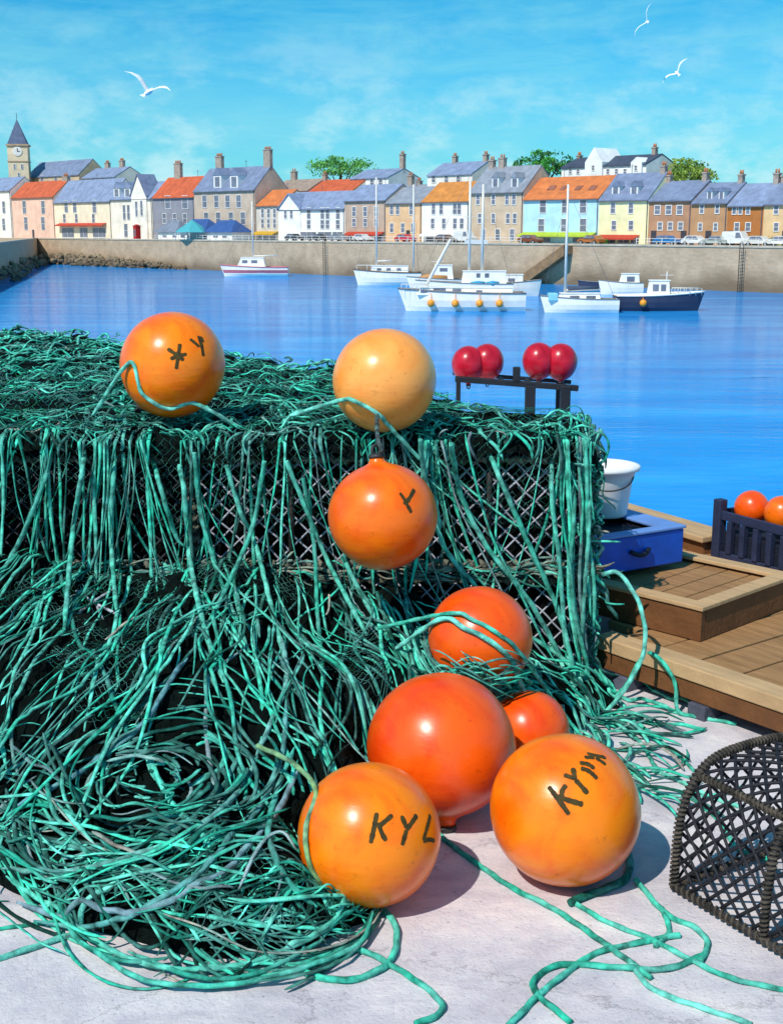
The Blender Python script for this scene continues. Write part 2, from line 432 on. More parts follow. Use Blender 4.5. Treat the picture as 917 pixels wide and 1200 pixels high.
# ================================================================== HEAP HEIGHT FIELD
_xs = [-2.8, -1.6, -1.21, -.9, -.53, -.34, -.26, -.17, -.05, .02, .1, .4, .62, .9]
_yf = [4.2, 3.8, 3.6, 3.36, 3.18, 3.22, 3.25, 3.30, 3.40, 3.75, 4.35, 4.40, 4.62, 5.1]
BALLS = [(-.068, 3.56, .2), (.17, 4.11, .24), (.539, 3.69, .22), (.515, 4.52, .14)]
_ax = [-2.8, -1.0, -.5, -.1, .3, .6, .85, 1.0]
_aa = [.56, .56, .54, .48, .34, .24, .12, .03]
def hbase(x, y):
    yf = np.interp(x, _xs, _yf); a = np.interp(x, _ax, _aa)*(1+.30*mnoise.noise(Vector((x*1.9, y*1.2, 3.3)))*(1 if x < .3 else 0))
    t = (y-yf)/(YF-yf)
    if t <= 0: return -.06
    t = min(t, 1.0)
    h = a*(t**.46)
    d2 = ((x+.72)/.36)**2+((y-3.78)/.34)**2
    h -= .06*math.exp(-d2)
    d = math.sqrt(((x+.72)/.62)**2+((y-3.85)/.52)**2)
    h += .02*math.exp(-((d-1)/.35)**2)
    h += .24*math.exp(-((x-.20)/.20)**2-((y-4.47)/.15)**2)
    for bx, by, br in BALLS:
        db = math.hypot(x-bx, y-by)
        if db < br+.5: h = min(h, .035+max(0, db-br*.85)*2.2)
    return h
def hs(x, y):
    h = hbase(x, y)
    if h < -.05: return 0.0
    return max(0.0, h+.035*mnoise.noise(Vector((x*5, y*5, 1.3)))+.02*mnoise.noise(Vector((x*14, y*14, 4))))
M_DARK = mat('dark_net_base', '#050908', .6, .9, scale=14, var=.9, bump=1.0, bscale=50, dist=.03, second='#0f231e', spec=.1)  # near-black base that shows between the strands

heap = tag(empty('net_heap', (-.6, 4.0, 0)), 'big dark heap of coiled teal net and rope in front of the creels', 'fishing net')
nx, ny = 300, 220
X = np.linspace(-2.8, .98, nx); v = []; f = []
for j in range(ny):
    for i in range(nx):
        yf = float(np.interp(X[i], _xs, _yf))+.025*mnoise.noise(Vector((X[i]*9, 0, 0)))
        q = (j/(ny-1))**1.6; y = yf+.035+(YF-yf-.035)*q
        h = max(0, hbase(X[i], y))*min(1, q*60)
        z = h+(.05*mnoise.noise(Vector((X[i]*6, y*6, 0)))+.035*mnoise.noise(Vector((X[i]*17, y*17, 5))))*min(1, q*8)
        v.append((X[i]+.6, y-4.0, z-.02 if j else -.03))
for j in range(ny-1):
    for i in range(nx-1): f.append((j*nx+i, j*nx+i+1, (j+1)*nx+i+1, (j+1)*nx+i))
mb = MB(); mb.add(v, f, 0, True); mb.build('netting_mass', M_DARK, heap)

def off(P, o): return np.array(P)-np.array(o)
H0 = (-.6, 4.0, 0)
def lay(path, r, lift=.0, noise_a=.012):
    out = []
    ph = random.uniform(0, 50)
    for i, (x, y) in enumerate(path):
        out.append((x, y, hs(x, y)+r*.6+lift+noise_a*mnoise.noise(Vector((x*9+ph, y*9, ph)))))
    out = np.array(out)
    if len(out) > 6:
        z = out[:, 2]; k = np.convolve(np.r_[z[0], z[0], z, z[-1], z[-1]], [.12, .22, .32, .22, .12], 'valid'); out[:, 2] = np.maximum(k, r)
    return out
S = []
# coil: loose rings round a hollow
for i in range(135):
    q = random.random()**.9; rad = .015+.50*q
    a0 = random.uniform(0, 2*math.pi); span = random.uniform(.35, 1.5)
    ex, ey = rad*1.02*random.uniform(.92, 1.08), rad*.82*random.uniform(.9, 1.1)
    cx, cy = -.76+random.gauss(0, .05), 3.78+random.gauss(0, .04); dr = random.uniform(-.28, .28)
    P = []
    for t in np.linspace(0, 1, 14):
        a = a0+span*t; k = 1+dr*t
        P.append((cx+ex*k*math.cos(a), cy+ey*k*math.sin(a)))
    P = [p for p in P if hbase(*p) > .01]
    if len(P) > 4:
        r = random.uniform(.0035, .0095); S.append((off(lay(P, r, random.uniform(0, .05), .03), H0), r, teal(.5)))
# random tangle
for i in range(130):
    x = random.uniform(-1.75, .75); y = random.uniform(3.1, 5.3) if random.random() < .75 else random.uniform(3.15, 3.7)
    if hbase(x, y) < .02: continue
    if math.hypot((x+.72)/.55, (y-3.8)/.5) < 1 and random.random() < .7: continue
    fan = (x+.72)*.9
    a = math.atan2(-1, fan)+random.gauss(0, .45); c = random.gauss(0, 1.3); Ln = random.uniform(.12, .5)
    P = []; px, py = x, y
    for t in range(12):
        P.append((px, py)); px += math.cos(a)*Ln/12; py += math.sin(a)*Ln/12; a += c*Ln/12*2
    P = [p for p in P if hbase(*p) > .06 and p[1] < 5.34]
    if len(P) > 4:
        r = random.uniform(.003, .0085); S.append((off(lay(P, r, random.uniform(0, .035), .03), H0), r, teal(.55)))
# strands lying along the outline of the heap
for i in range(105):
    x = random.uniform(-1.8, -.15); w0 = random.gauss(.05, .06); Ln = random.uniform(.15, .7); P = []; c = random.gauss(0, .1); ph = random.uniform(0, 99); sl = random.uniform(-.10, .16)
    for t in np.linspace(0, 1, 16):
        xx = x+Ln*t
        if xx > .0: break
        yf = sum(float(np.interp(xx+k, _xs, _yf)) for k in (-.12, -.06, 0, .06))/4
        P.append((xx, yf+w0+sl*t+c*math.sin(math.pi*t)+.02*mnoise.noise(Vector((xx*5+ph, 0, ph)))))
    if len(P) > 6:
        r = random.uniform(.0035, .0095); S.append((off(lay(P, r, random.uniform(0, .03), .012), H0), r, teal(.35)))
# long strands that run down the slope of the heap and bend away round the coil
for i in range(105):
    x = random.choice([random.uniform(-1.9, .3), random.gauss(-.45, .35)]); y = random.uniform(4.35, 5.34); Ln = random.uniform(.5, 1.3)
    fan = (x+.75)*.75+random.gauss(0, .25); P = []; n = 22; w_ = random.uniform(-.6, .6)
    for t in range(n):
        P.append((x, y)); y -= Ln/n; x += (fan+w_*math.sin(t*.25))*Ln/n
        d = math.hypot((x+.76)/.55, (y-3.78)/.5)
        if d < 1: x += math.copysign(.02, x+.76)
    P = [p for p in P if hbase(*p) > .02 and p[1] < 5.36]
    if len(P) > 6:
        r = random.uniform(.003, .0088); S.append((off(lay(P, r, random.uniform(.005, .05), .03), H0), r, teal(.32)))
# sweeping strands round the foot of the heap
for i in range(110):
    a0 = random.uniform(R(175), R(345)); span = random.uniform(.12, .55); q = random.random()
    P = []; c = random.gauss(0, .08)
    for t in np.linspace(0, 1, 14):
        a = a0+span*t
        # from the heap outline inwards
        x = -.72+ (.62+.0*q)*math.cos(a)*1.05; 
        yf = float(np.interp(x, _xs, _yf)); y = yf+.015+(q**1.5)*.45+c*t
        P.append((x, y))
    P = [p for p in P if hbase(*p) > .05 and p[0] < .02]
    if len(P) > 5:
        r = random.uniform(.003, .009); S.append((off(lay(P, r, random.uniform(0, .04), .03), H0), r, teal(.5)))
for i in range(90):
    x = random.uniform(-1.7, -.05); yf = float(np.interp(x, _xs, _yf)); y = yf+random.uniform(0, .12); a = random.gauss(0, .6); Ln = random.uniform(.1, .35); P = []; c = random.gauss(0, 3)
    for t in range(12):
        P.append((x, y)); x += math.cos(a)*Ln/12; y += math.sin(a)*Ln/12; a += c*Ln/12
    P = [p for p in P if p[1] > float(np.interp(p[0], _xs, _yf))-.02]
    if len(P) < 7: continue
    r = random.uniform(.002, .006); S.append((off(lay(P, r, random.uniform(0, .02), .02), H0), r, teal(.4)))
tg = strands_mesh('tangled_twine', S, ROPE, heap); tag(tg, kind='stuff')

# big hawsers that lie round the heap, drawn through points seen on its surface
def onheap(px, py):
    d = ray(px, py); t = 2.6
    while t < 8:
        x, y, z = d.x*t, d.y*t, CAMZ+d.z*t
        if y > YF-.03: return (x, YF-.03, z)
        if z <= hs(x, y)+.012: return (x, y, max(z, .012))
        t += .008
    return (d.x*t, d.y*t, 0)
def big_rope(pxs, r, c, parent, lobes=3, lift=.012, origin=H0, name='hawser'):
    r *= .85
    P = spline([onheap(*p) for p in pxs], .006 if lobes else .03)
    for q in P:
        q[2] = max(q[2], hs(q[0], q[1])+r*.5)+lift
    Pl = P-np.array(origin)
    V, F = tube_np(Pl, r*np.clip(np.minimum(np.linspace(0, 1, len(Pl)), np.linspace(1, 0, len(Pl)))*9+.35, .35, 1), 9, False, lobes, r*12, .17)
    me = bpy.data.meshes.new(name); me.from_pydata(V.tolist(), [], F)
    ca = me.color_attributes.new('tint', 'FLOAT_COLOR', 'POINT')
    ca.data.foreach_set('color', np.tile(np.array([*c, 1.0]), (len(V), 1)).astype(np.float32).ravel())
    me.materials.append(ROPE); me.polygons.foreach_set('use_smooth', [True]*len(me.polygons))
    o = bpy.data.objects.new(name, me); COL.objects.link(o); o.parent = parent
    return o
gt = lambda a, b, t: tuple(a[i]*(1-t)+b[i]*t for i in range(3))
for pts, r, c in [
    ([(2, 1024), (50, 1027), (110, 1020), (200, 991), (250, 960), (285, 925), (302, 890)], .010, lin('#5f9b90')),
    ([(5, 960), (60, 928), (100, 905), (165, 855), (195, 810), (220, 775)], .011, lin('#5a8a92')),
    ([(40, 1085), (90, 1092), (135, 1086), (180, 1062), (240, 1022), (301, 955), (330, 890), (336, 820)], .010, lin('#4f8f8a')),
    ([(8, 1033), (75, 1078), (135, 1121), (200, 1141), (281, 1137), (345, 1112), (396, 1078), (417, 1040)], .009, lin('#52b79f')),
    ([(95, 1108), (160, 1150), (226, 1161), (290, 1156), (360, 1138), (420, 1112), (437, 1075)], .0085, lin('#3fae96')),
    ([(150, 1120), (230, 1150), (300, 1146), (380, 1105), (425, 1070)], .008, lin('#2f9c86')),
    ([(300, 890), (318, 850), (336, 800), (330, 750)], .011, lin('#6aa9a0')),
    ([(345, 880), (325, 930), (315, 985), (340, 1040), (372, 1068)], .011, lin('#3c9f8c')),
    ([(350, 905), (322, 960), (270, 1020), (205, 1058), (150, 1075), (80, 1080), (20, 1062)], .011, lin('#6d8790')),
    ([(60, 990), (130, 1002), (210, 975), (262, 925), (285, 880)], .010, lin('#2a6d60')),
    ([(170, 880), (185, 915), (205, 950), (222, 965)], .012, lin('#4fc2a8')),
    ([(240, 860), (262, 880), (258, 905), (225, 925)], .011, lin('#3fb79c'))]:
    big_rope(pts, r, c, heap)

# ================================================================== NET OVER THE STACK
net = tag(empty('fishing_net', (-.8, YF, TOP)), 'teal trawl net and dark mesh draped over the stacked creels', 'fishing net')
NO = (-.8, YF, TOP)
# dark sheet of fine net that sags over the top
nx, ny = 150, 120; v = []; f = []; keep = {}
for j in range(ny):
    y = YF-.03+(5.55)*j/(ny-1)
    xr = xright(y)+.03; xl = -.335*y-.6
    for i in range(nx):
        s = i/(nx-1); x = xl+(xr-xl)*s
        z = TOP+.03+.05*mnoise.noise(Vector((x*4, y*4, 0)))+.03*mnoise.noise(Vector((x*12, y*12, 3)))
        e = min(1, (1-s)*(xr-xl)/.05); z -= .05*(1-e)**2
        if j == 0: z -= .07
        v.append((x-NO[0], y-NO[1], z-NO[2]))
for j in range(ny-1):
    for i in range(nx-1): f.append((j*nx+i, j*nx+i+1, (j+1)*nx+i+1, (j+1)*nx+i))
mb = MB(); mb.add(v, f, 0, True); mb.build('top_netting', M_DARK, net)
def ztop(x, y): return TOP+.035+.05*mnoise.noise(Vector((x*4, y*4, 0)))+.03*mnoise.noise(Vector((x*12, y*12, 3)))
S = []
tops = 0
while tops < 1120:
    y = YF+5.3*(random.random()**1.25); x = random.uniform(-.335*y-.3, xright(y)-.01)
    tops += 1
    a = random.gauss(0, .75)+(math.pi if random.random() < .5 else 0); c = random.gauss(0, 3.2); Ln = random.uniform(.10, .42)
    P = []; ph = random.uniform(0, 90); z0 = random.uniform(0, .03)
    hump = random.uniform(-.01, .035)
    for t in range(11):
        xx = min(x, xright(max(y, YF))+.015)
        P.append((xx, y, ztop(xx, y)+.004+z0+hump*math.sin(math.pi*t/10)+.02*mnoise.noise(Vector((x*11+ph, y*11, 0)))))
        x += math.cos(a)*Ln/11; y += math.sin(a)*Ln/11; a += c*Ln/11*2
        if y < YF-.05: break
    if len(P) > 4:
        r = random.uniform(.0032, .0092)*(1 if y < 7.5 else 1.25)
        S.append((off(P, NO), r, teal(.34, .03)))
tag(strands_mesh('top_twine', S, ROPE, net), kind='stuff')
# strands hanging over the front and fanning out over the heap
def fall(x0, dx, length, inset, r, wob=.03, pts=34, sag=0):
    """top edge -> down the face -> out over the heap"""
    P = []; ph = random.uniform(0, 99)
    back = random.uniform(.03, .25)
    for t in np.linspace(0, 1, 5)[:-1]:
        y = YF+back*(1-t); P.append((x0, y, ztop(x0, y)+r))
    s = 0; x = x0; y = YF-inset; z = TOP+.02; ds = length/pts; onh = False
    while s < length:
        q = s/length
        if z < .004+r: break
        P.append((x+wob*mnoise.noise(Vector((ph, s*2.3, 0)))*min(1, s*4), y-.02*mnoise.noise(Vector((ph+7, s*3, 0))), z))
        if not onh:
            z -= ds; x += dx*ds*(.4+1.1*q)
            y -= .06*ds
            if z <= hs(x, y)+r: onh = True
        else:
            x += dx*ds*1.0; y -= ds*.9; hz = hs(x, y)+r+.01
            if hbase(x, y) < .06: break
            z = hz
        s += ds
    return np.array(P)
S = []
anch = [-2.1, -1.86, -1.62, -1.45, -1.22, -1.08, -.9, -.72, -.6, -.42, -.3, -.1, .02, .16, .27, .44, .62, .74, .82]
for i in range(195):
    x0 = random.uniform(-2.15, .83); loose = random.gauss(0, .05)
    if random.random() < .8: x0 = random.choice(anch)+random.gauss(0, .03); loose = random.gauss(0, .30)
    x0 = min(x0, .84)
    k = (x0+.85)
    if x0 > -.05: dx = random.gauss(.28, .16)
    else: dx = .42*k+random.gauss(.02, .17)
    if x0 > -.05: Ln = random.uniform(.25, 1.3)
    else: Ln = random.uniform(.5, 2.6)
    dx += loose
    if x0+dx*min(Ln, 1.1) > .88: dx = max(0, (.86-x0)/1.1)
    r = random.choice([.0035, .0045, .006, .0075, .009])
    # leave the two grey mesh windows of the creels more open
    if (.22 < x0 < .72 and random.random() < .7) or (-1.02 < x0 < -.55 and random.random() < .5): continue
    P = fall(x0, dx, Ln, random.uniform(.01, .07), r)
    if len(P) > 6: S.append((off(P, NO), r, teal(.22, .08)))
tag(strands_mesh('hanging_twine', S, ROPE, net), kind='stuff')
# fine knotted meshes of the net itself
def mesh_cloth(name, fn, nu, nv, cell_r, parent, origin, col, drop=.0, rs=3):
    rr = random.Random(rs); G_ = {}; S_ = []
    for i in range(nu):
        for j in range(nv):
            G_[i, j] = fn((i+.5*(j % 2)+rr.uniform(-.18, .18))/nu, (j+rr.uniform(-.18, .18))/nv)
    for i in range(nu):
        for j in range(nv-1):
            for di in ((0, 1) if j % 2 else (-1, 0)):
                a_, b_ = G_[i, j], G_.get((i+di, j+1))
                if a_ is None or b_ is None or rr.random() < drop: continue
                m_ = ((a_[0]+b_[0])/2, (a_[1]+b_[1])/2, (a_[2]+b_[2])/2-.004)
                S_.append((off([a_, m_, b_], origin), cell_r, tuple(x*rr.uniform(.5, 1.2) for x in col)))
    o = strands_mesh(name, S_, ROPE, parent, sides=3); tag(o, kind='stuff'); return o
def f_heap(u_, v_):
    x = -1.75+1.75*u_; yf = float(np.interp(x, _xs, _yf)); y = yf+.03+(5.3-yf)*v_
    if hbase(x, y) < .01 or mnoise.noise(Vector((x*2.6, y*2.6, 7.7))) < .08: return None
    return (x, y, hs(x, y)+.022)
mesh_cloth('knotted_mesh', f_heap, 60, 110, .0017, heap, H0, lin('#145447'), .25)
def f_face(u_, v_):
    x = -2.1+2.93*u_; s = v_*1.25; z = TOP+.05-s; y = YF-.03-.02*math.sin(x*9)-.05*v_+.015*mnoise.noise(Vector((x*5, z*5, 0)))
    if z < hs(x, y)+.02: return None
    if z < TOP-.16-.45*max(0, mnoise.noise(Vector((x*1.7, 2.2, 0)))+.25) : return None
    return (x+.03*math.sin(v_*9+x*5), y, z)
mesh_cloth('knotted_mesh', f_face, 78, 66, .0018, net, NO, lin('#14564a'), .25, rs=5)
def f_top(u_, v_):
    y = YF+2.6*v_; x = -2.3+u_*(xright(y)+2.3)
    return (x, y, ztop(x, y)+.03)
mesh_cloth('knotted_mesh', f_top, 74, 70, .002, net, NO, lin('#1f8570'), .3, rs=6)
# single heavier ropes hanging down the face that read one by one
def face_rope(pxs, r, c, inset=.085):
    P = []
    for (px, py) in pxs:
        q = at_y(px, py, YF-inset)
        if q.z > TOP: q = at_z(px, py, TOP+.05)
        elif q.z < hs(q.x, q.y): q = Vector(onheap(px, py))
        P.append(q)
    P = spline(P, .008)
    V, F = tube_np(P-np.array(NO), r*np.clip(np.linspace(1, 0, len(P))*9+.4, .4, 1), 8, False, 3, r*12, .17)
    me = bpy.data.meshes.new('hanging_rope'); me.from_pydata(V.tolist(), [], F)
    ca = me.color_attributes.new('tint', 'FLOAT_COLOR', 'POINT')
    ca.data.foreach_set('color', np.tile(np.array([*c, 1.0]), (len(V), 1)).astype(np.float32).ravel())
    me.materials.append(ROPE); me.polygons.foreach_set('use_smooth', [True]*len(me.polygons))
    o = bpy.data.objects.new('hanging_rope', me); COL.objects.link(o); o.parent = net
for pts, r, c in [
    ([(102, 478), (98, 540), (86, 620), (75, 745)], .011, '#4fb8a0'),
    ([(70, 500), (50, 570), (20, 640), (-15, 700)], .010, '#3f9f8c'),
    ([(140, 500), (133, 560), (131, 640), (137, 720)], .010, '#4cb59d'),
    ([(165, 480), (185, 560), (205, 625), (215, 640)], .010, '#3fb096'),
    ([(200, 500), (215, 570), (222, 650), (238, 730), (262, 800)], .011, '#57c0a8'),
    ([(228, 530), (235, 600), (255, 670), (290, 760)], .010, '#3da690'),
    ([(265, 545), (282, 600), (300, 640), (325, 740), (345, 810)], .010, '#5cc2aa'),
    ([(310, 540), (295, 620), (260, 700), (230, 760)], .010, '#45ae98'),
    ([(335, 540), (360, 600), (385, 660), (430, 745)], .010, '#52b9a2'),
    ([(355, 560), (368, 640), (372, 720), (380, 800)], .009, '#3aa28c'),
    ([(405, 660), (425, 700), (450, 740), (480, 775)], .010, '#4db49d'),
    ([(492, 515), (498, 560), (520, 640), (560, 690)], .010, '#57bfa7'),
    ([(528, 520), (540, 580), (570, 640), (620, 705), (660, 775)], .011, '#4ebca3'),
    ([(560, 500), (585, 560), (620, 640), (655, 720), (675, 800)], .011, '#45b59b'),
    ([(648, 500), (646, 580), (655, 660), (662, 760)], .010, '#5ac4ac'),
    ([(670, 500), (672, 600), (668, 690), (690, 790)], .010, '#38a088'),
    ([(685, 500), (690, 600), (684, 700), (680, 770)], .009, '#4fb39c'),
    ([(88, 722), (110, 705), (138, 688)], .006, '#b9b8bd'), ([(90, 692), (110, 706), (142, 722)], .006, '#a9acb4'), ([(108, 690), (112, 706), (122, 728)], .005, '#9a9ea6'),
    ([(602, 735), (650, 765), (690, 800)], .010, '#52b8a0')]:
    face_rope(pts, r, tuple(x*.9 for x in lin(c)))
# skirt of net tufts hanging from the front and right edges
S = []
for i in range(110):
    if random.random() < .72: x = random.uniform(-2.0, .87); y = YF-random.uniform(.0, .06); sgn = (random.gauss(0, .5), -.1)
    else: y = random.uniform(YF, YF+.6); x = .87+random.uniform(-.01, .03); sgn = (.08, random.gauss(0, .5))
    z = TOP+.06; Ln = random.uniform(.03, .13)*(1 if x < .7 else 1.8); P = []; a = random.uniform(0, 6)
    for t in np.linspace(0, 1, 9):
        P.append((x+sgn[0]*Ln*t+.02*math.sin(a+4*t), y+sgn[1]*Ln*t*.3-.015*math.sin(3*t), z-Ln*t+.02*math.sin(math.pi*t)))
    S.append((off(P, NO), random.uniform(.004, .008), teal(.45, .06)))
# ragged net column down the right hand corner of the stack
for i in range(300):
    z = random.uniform(.12, TOP); y = YF+random.uniform(-.07, .55)*random.random(); x = .875+random.uniform(-.01, .035) if y > YF else random.uniform(.74, .9)
    P = []; a = random.gauss(-1.2, .7); Ln = random.uniform(.05, .2); c = random.gauss(0, 6)
    for t in range(9):
        P.append((x+.012*math.sin(t), y, z)); 
        if y > YF: y += math.cos(a)*Ln/9
        else: x += math.cos(a)*Ln/9
        z += math.sin(a)*Ln/9; a += c*Ln/9
    S.append((off(P, NO), random.uniform(.004, .010), teal(.4, .12)))
# rope bunches along the seam between the two tiers
for i in range(170):
    x = random.uniform(-1.9, .84); z = .555+random.gauss(0, .018); P = []
    a = random.gauss(0, .5); Ln = random.uniform(.06, .2)
    for t in np.linspace(0, 1, 7): P.append((x+Ln*t, YF-.035-.02*math.sin(3*t), z+a*Ln*t*.4+.01*math.sin(5*t+i)))
    S.append((off(P, NO), random.uniform(.006, .011), random.choice([teal(.3), lin('#8f8775', .8), lin('#6d7a6d', .8)])))
tag(strands_mesh('edge_twine', S, ROPE, net), kind='stuff')

# ================================================================== LOOSE ROPES ON THE PIER
def rope_thing(pts, r, c, label, world=False, name='rope', sides=9):
    r *= .86
    W = [Vector(p) for p in pts] if world else [at_z(p[0], p[1], 0) for p in pts]
    P = spline(W, .006)
    if not world:
        ph = random.uniform(0, 99)
        for i, q in enumerate(P):
            q[0] += .012*mnoise.noise(Vector((ph, i*.0165, 0))); q[1] += .018*mnoise.noise(Vector((ph+9, i*.0165, 0)))
            q[2] = r*.95+.006*max(0, mnoise.noise(Vector((ph, i*.026, 5))))
            hb = hs(q[0], q[1])
            if hb > 0: q[2] = max(q[2], hb+r)
    o0 = P[len(P)//2].copy(); o0[2] = 0
    V, F = tube_np(P-o0, r, sides, False, 3, r*12, .17)
    me = bpy.data.meshes.new(name); me.from_pydata(V.tolist(), [], F)
    ca = me.color_attributes.new('tint', 'FLOAT_COLOR', 'POINT')
    ca.data.foreach_set('color', np.tile(np.array([*c, 1.0]), (len(V), 1)).astype(np.float32).ravel())
    me.materials.append(ROPE); me.polygons.foreach_set('use_smooth', [True]*len(me.polygons))
    o = bpy.data.objects.new(name, me); COL.objects.link(o); o.location = o0
    return tag(o, label, 'rope', 'loose teal ropes lying on the pier')
T1, T2, T3 = lin('#3db89c', 1), lin('#2aa68a', 1), lin('#6ccbb6', 1)
for pts, r, c, lb in [
    ([(500, 968), (520, 986), (560, 1015), (598, 1041), (648, 1067), (700, 1104), (738, 1133), (760, 1150)], .010, T2, 'teal rope running diagonally from between the two front buoys'),
    ([(739, 1005), (736, 1030), (712, 1044), (688, 1052), (665, 1062)], .014, lin('#1c6f60'), 'short dark teal rope coming out under the right front buoy'),
    ([(668, 1058), (710, 1083), (762, 1104), (814, 1130), (856, 1148), (925, 1162)], .009, T1, 'teal rope running to the lower right corner past the lone creel'),
    ([(745, 1036), (778, 1072), (812, 1088), (826, 1106), (818, 1128)], .010, T1, 'teal rope turning a sharp corner beside the lone creel'),
    ([(775, 1068), (784, 1096), (768, 1112)], .009, T1, 'tiny teal rope end in front of the lone creel corner'),
    ([(668, 1200), (632, 1166), (629, 1149), (658, 1134), (712, 1138), (773, 1141), (822, 1122)], .010, T2, 'teal rope making a wide flat loop at the bottom edge'),
    ([(585, 1215), (612, 1192), (645, 1160), (692, 1122), (750, 1108), (795, 1098)], .010, T1, 'teal rope curving up from the bottom edge below the right front buoy'),
    ([(738, 1128), (765, 1160), (820, 1184), (880, 1205)], .009, T3, 'pale teal rope leaving the picture at the bottom right'),
    ([(446, 1066), (463, 1085), (466, 1106), (458, 1128), (438, 1142), (405, 1150), (368, 1145), (330, 1130)], .011, T1, 'teal rope hooking round below the left front buoy'),
    ([(410, 1112), (445, 1128), (492, 1156), (518, 1180), (512, 1195), (488, 1206)], .010, T2, 'teal rope bending back at the bottom centre'),
    ([(-15, 1130), (40, 1114), (100, 1094), (150, 1085)], .010, T3, 'pale teal rope running off the left edge at the foot of the heap'),
    ([(-15, 1095), (40, 1087), (90, 1078)], .007, T2, 'thin teal rope at the left foot of the heap'),
    ([(660, 745), (690, 790), (725, 830), (762, 850), (800, 852), (826, 858)], .009, T1, 'teal rope spreading from the stack corner towards the lone creel'),
    ([(640, 770), (680, 810), (712, 838), (752, 875), (770, 902), (782, 912)], .009, T2, 'teal rope trailing behind the buoys towards the lone creel'),
    ([(655, 790), (700, 860), (735, 905), (775, 934)], .008, T3, 'pale teal rope just right of the front buoys'),
    ([(690, 800), (735, 822), (800, 840), (862, 850)], .009, T1, 'teal rope ending near the timber platform edge'),
    ([(640, 800), (672, 835), (690, 868), (738, 900), (752, 918)], .010, T3, 'pale teal rope behind the small half hidden buoy'),
    ([(695, 812), (720, 818), (745, 806), (775, 818), (815, 832), (848, 838)], .008, T2, 'teal rope below the standing loop'),
    ([(700, 835), (745, 850), (785, 880), (812, 905)], .008, T2, 'dark teal rope reaching under the lone creel'),
    ([(762, 905), (790, 915), (830, 935), (870, 950)], .010, T3, 'pale teal rope seen through the netting of the lone creel'),
    ([(800, 930), (840, 960), (862, 995), (905, 1010)], .010, T1, 'teal rope curling inside the shadow of the lone creel')]:
    rope_thing(pts, r, c, lb)
# standing loops beside the stack corner
g = at_z(712, 822); g2 = at_z(800, 830)
rope_thing([g, (g.x+.07, g.y+.02, .05), (g.x+.16, g.y+.06, .19), (g2.x-.11, g2.y+.0, .22), (g2.x-.05, g2.y-.03, .13), (g2.x-.04, g2.y-.08, .02), (g2.x+.03, g2.y-.12, .009)], .010, T1, 'teal rope standing up in an arch beside the timber platform', world=True)
g = at_z(690, 772)
rope_thing([(.90, 5.30, .55), (.97, 5.28, .56), (1.05, 5.2, .44), (1.06, 5.12, .28), (.99, 5.1, .12), (.90, 5.06, .02)], .011, T3, 'pale teal rope bulging out from the right corner of the stack', world=True)
# bunch of strands flowing from the stack foot round the middle buoys
spill = tag(empty('spilled_net', (.55, 4.9, 0)), 'loose spill of teal net strands at the right foot of the stack', 'fishing net')
S = []
for i in range(120):
    x = random.uniform(.1, .95); y = random.uniform(4.55, 5.35) if x < .5 else random.uniform(4.25, 5.3)
    if math.hypot(x-.5, y-4.5) < .22: continue
    a = random.gauss(-.75, .5); c = random.gauss(0, 3); Ln = random.uniform(.15, .5); P = []; ph = random.uniform(0, 99); up = random.uniform(0, .05)
    for t in range(14):
        P.append((x, y, max(0, hs(x, y))+.009+up*math.sin(math.pi*t/13)+.01*abs(mnoise.noise(Vector((x*8+ph, y*8, 0))))))
        x += math.cos(a)*Ln/14; y += math.sin(a)*Ln/14; a += c*Ln/14
        if y > 5.33: break
    if len(P) > 5: S.append((off(P, (.55, 4.9, 0)), random.uniform(.005, .010), teal(.18, .04)))
tag(strands_mesh('loose_twine', S, ROPE, spill), kind='stuff')
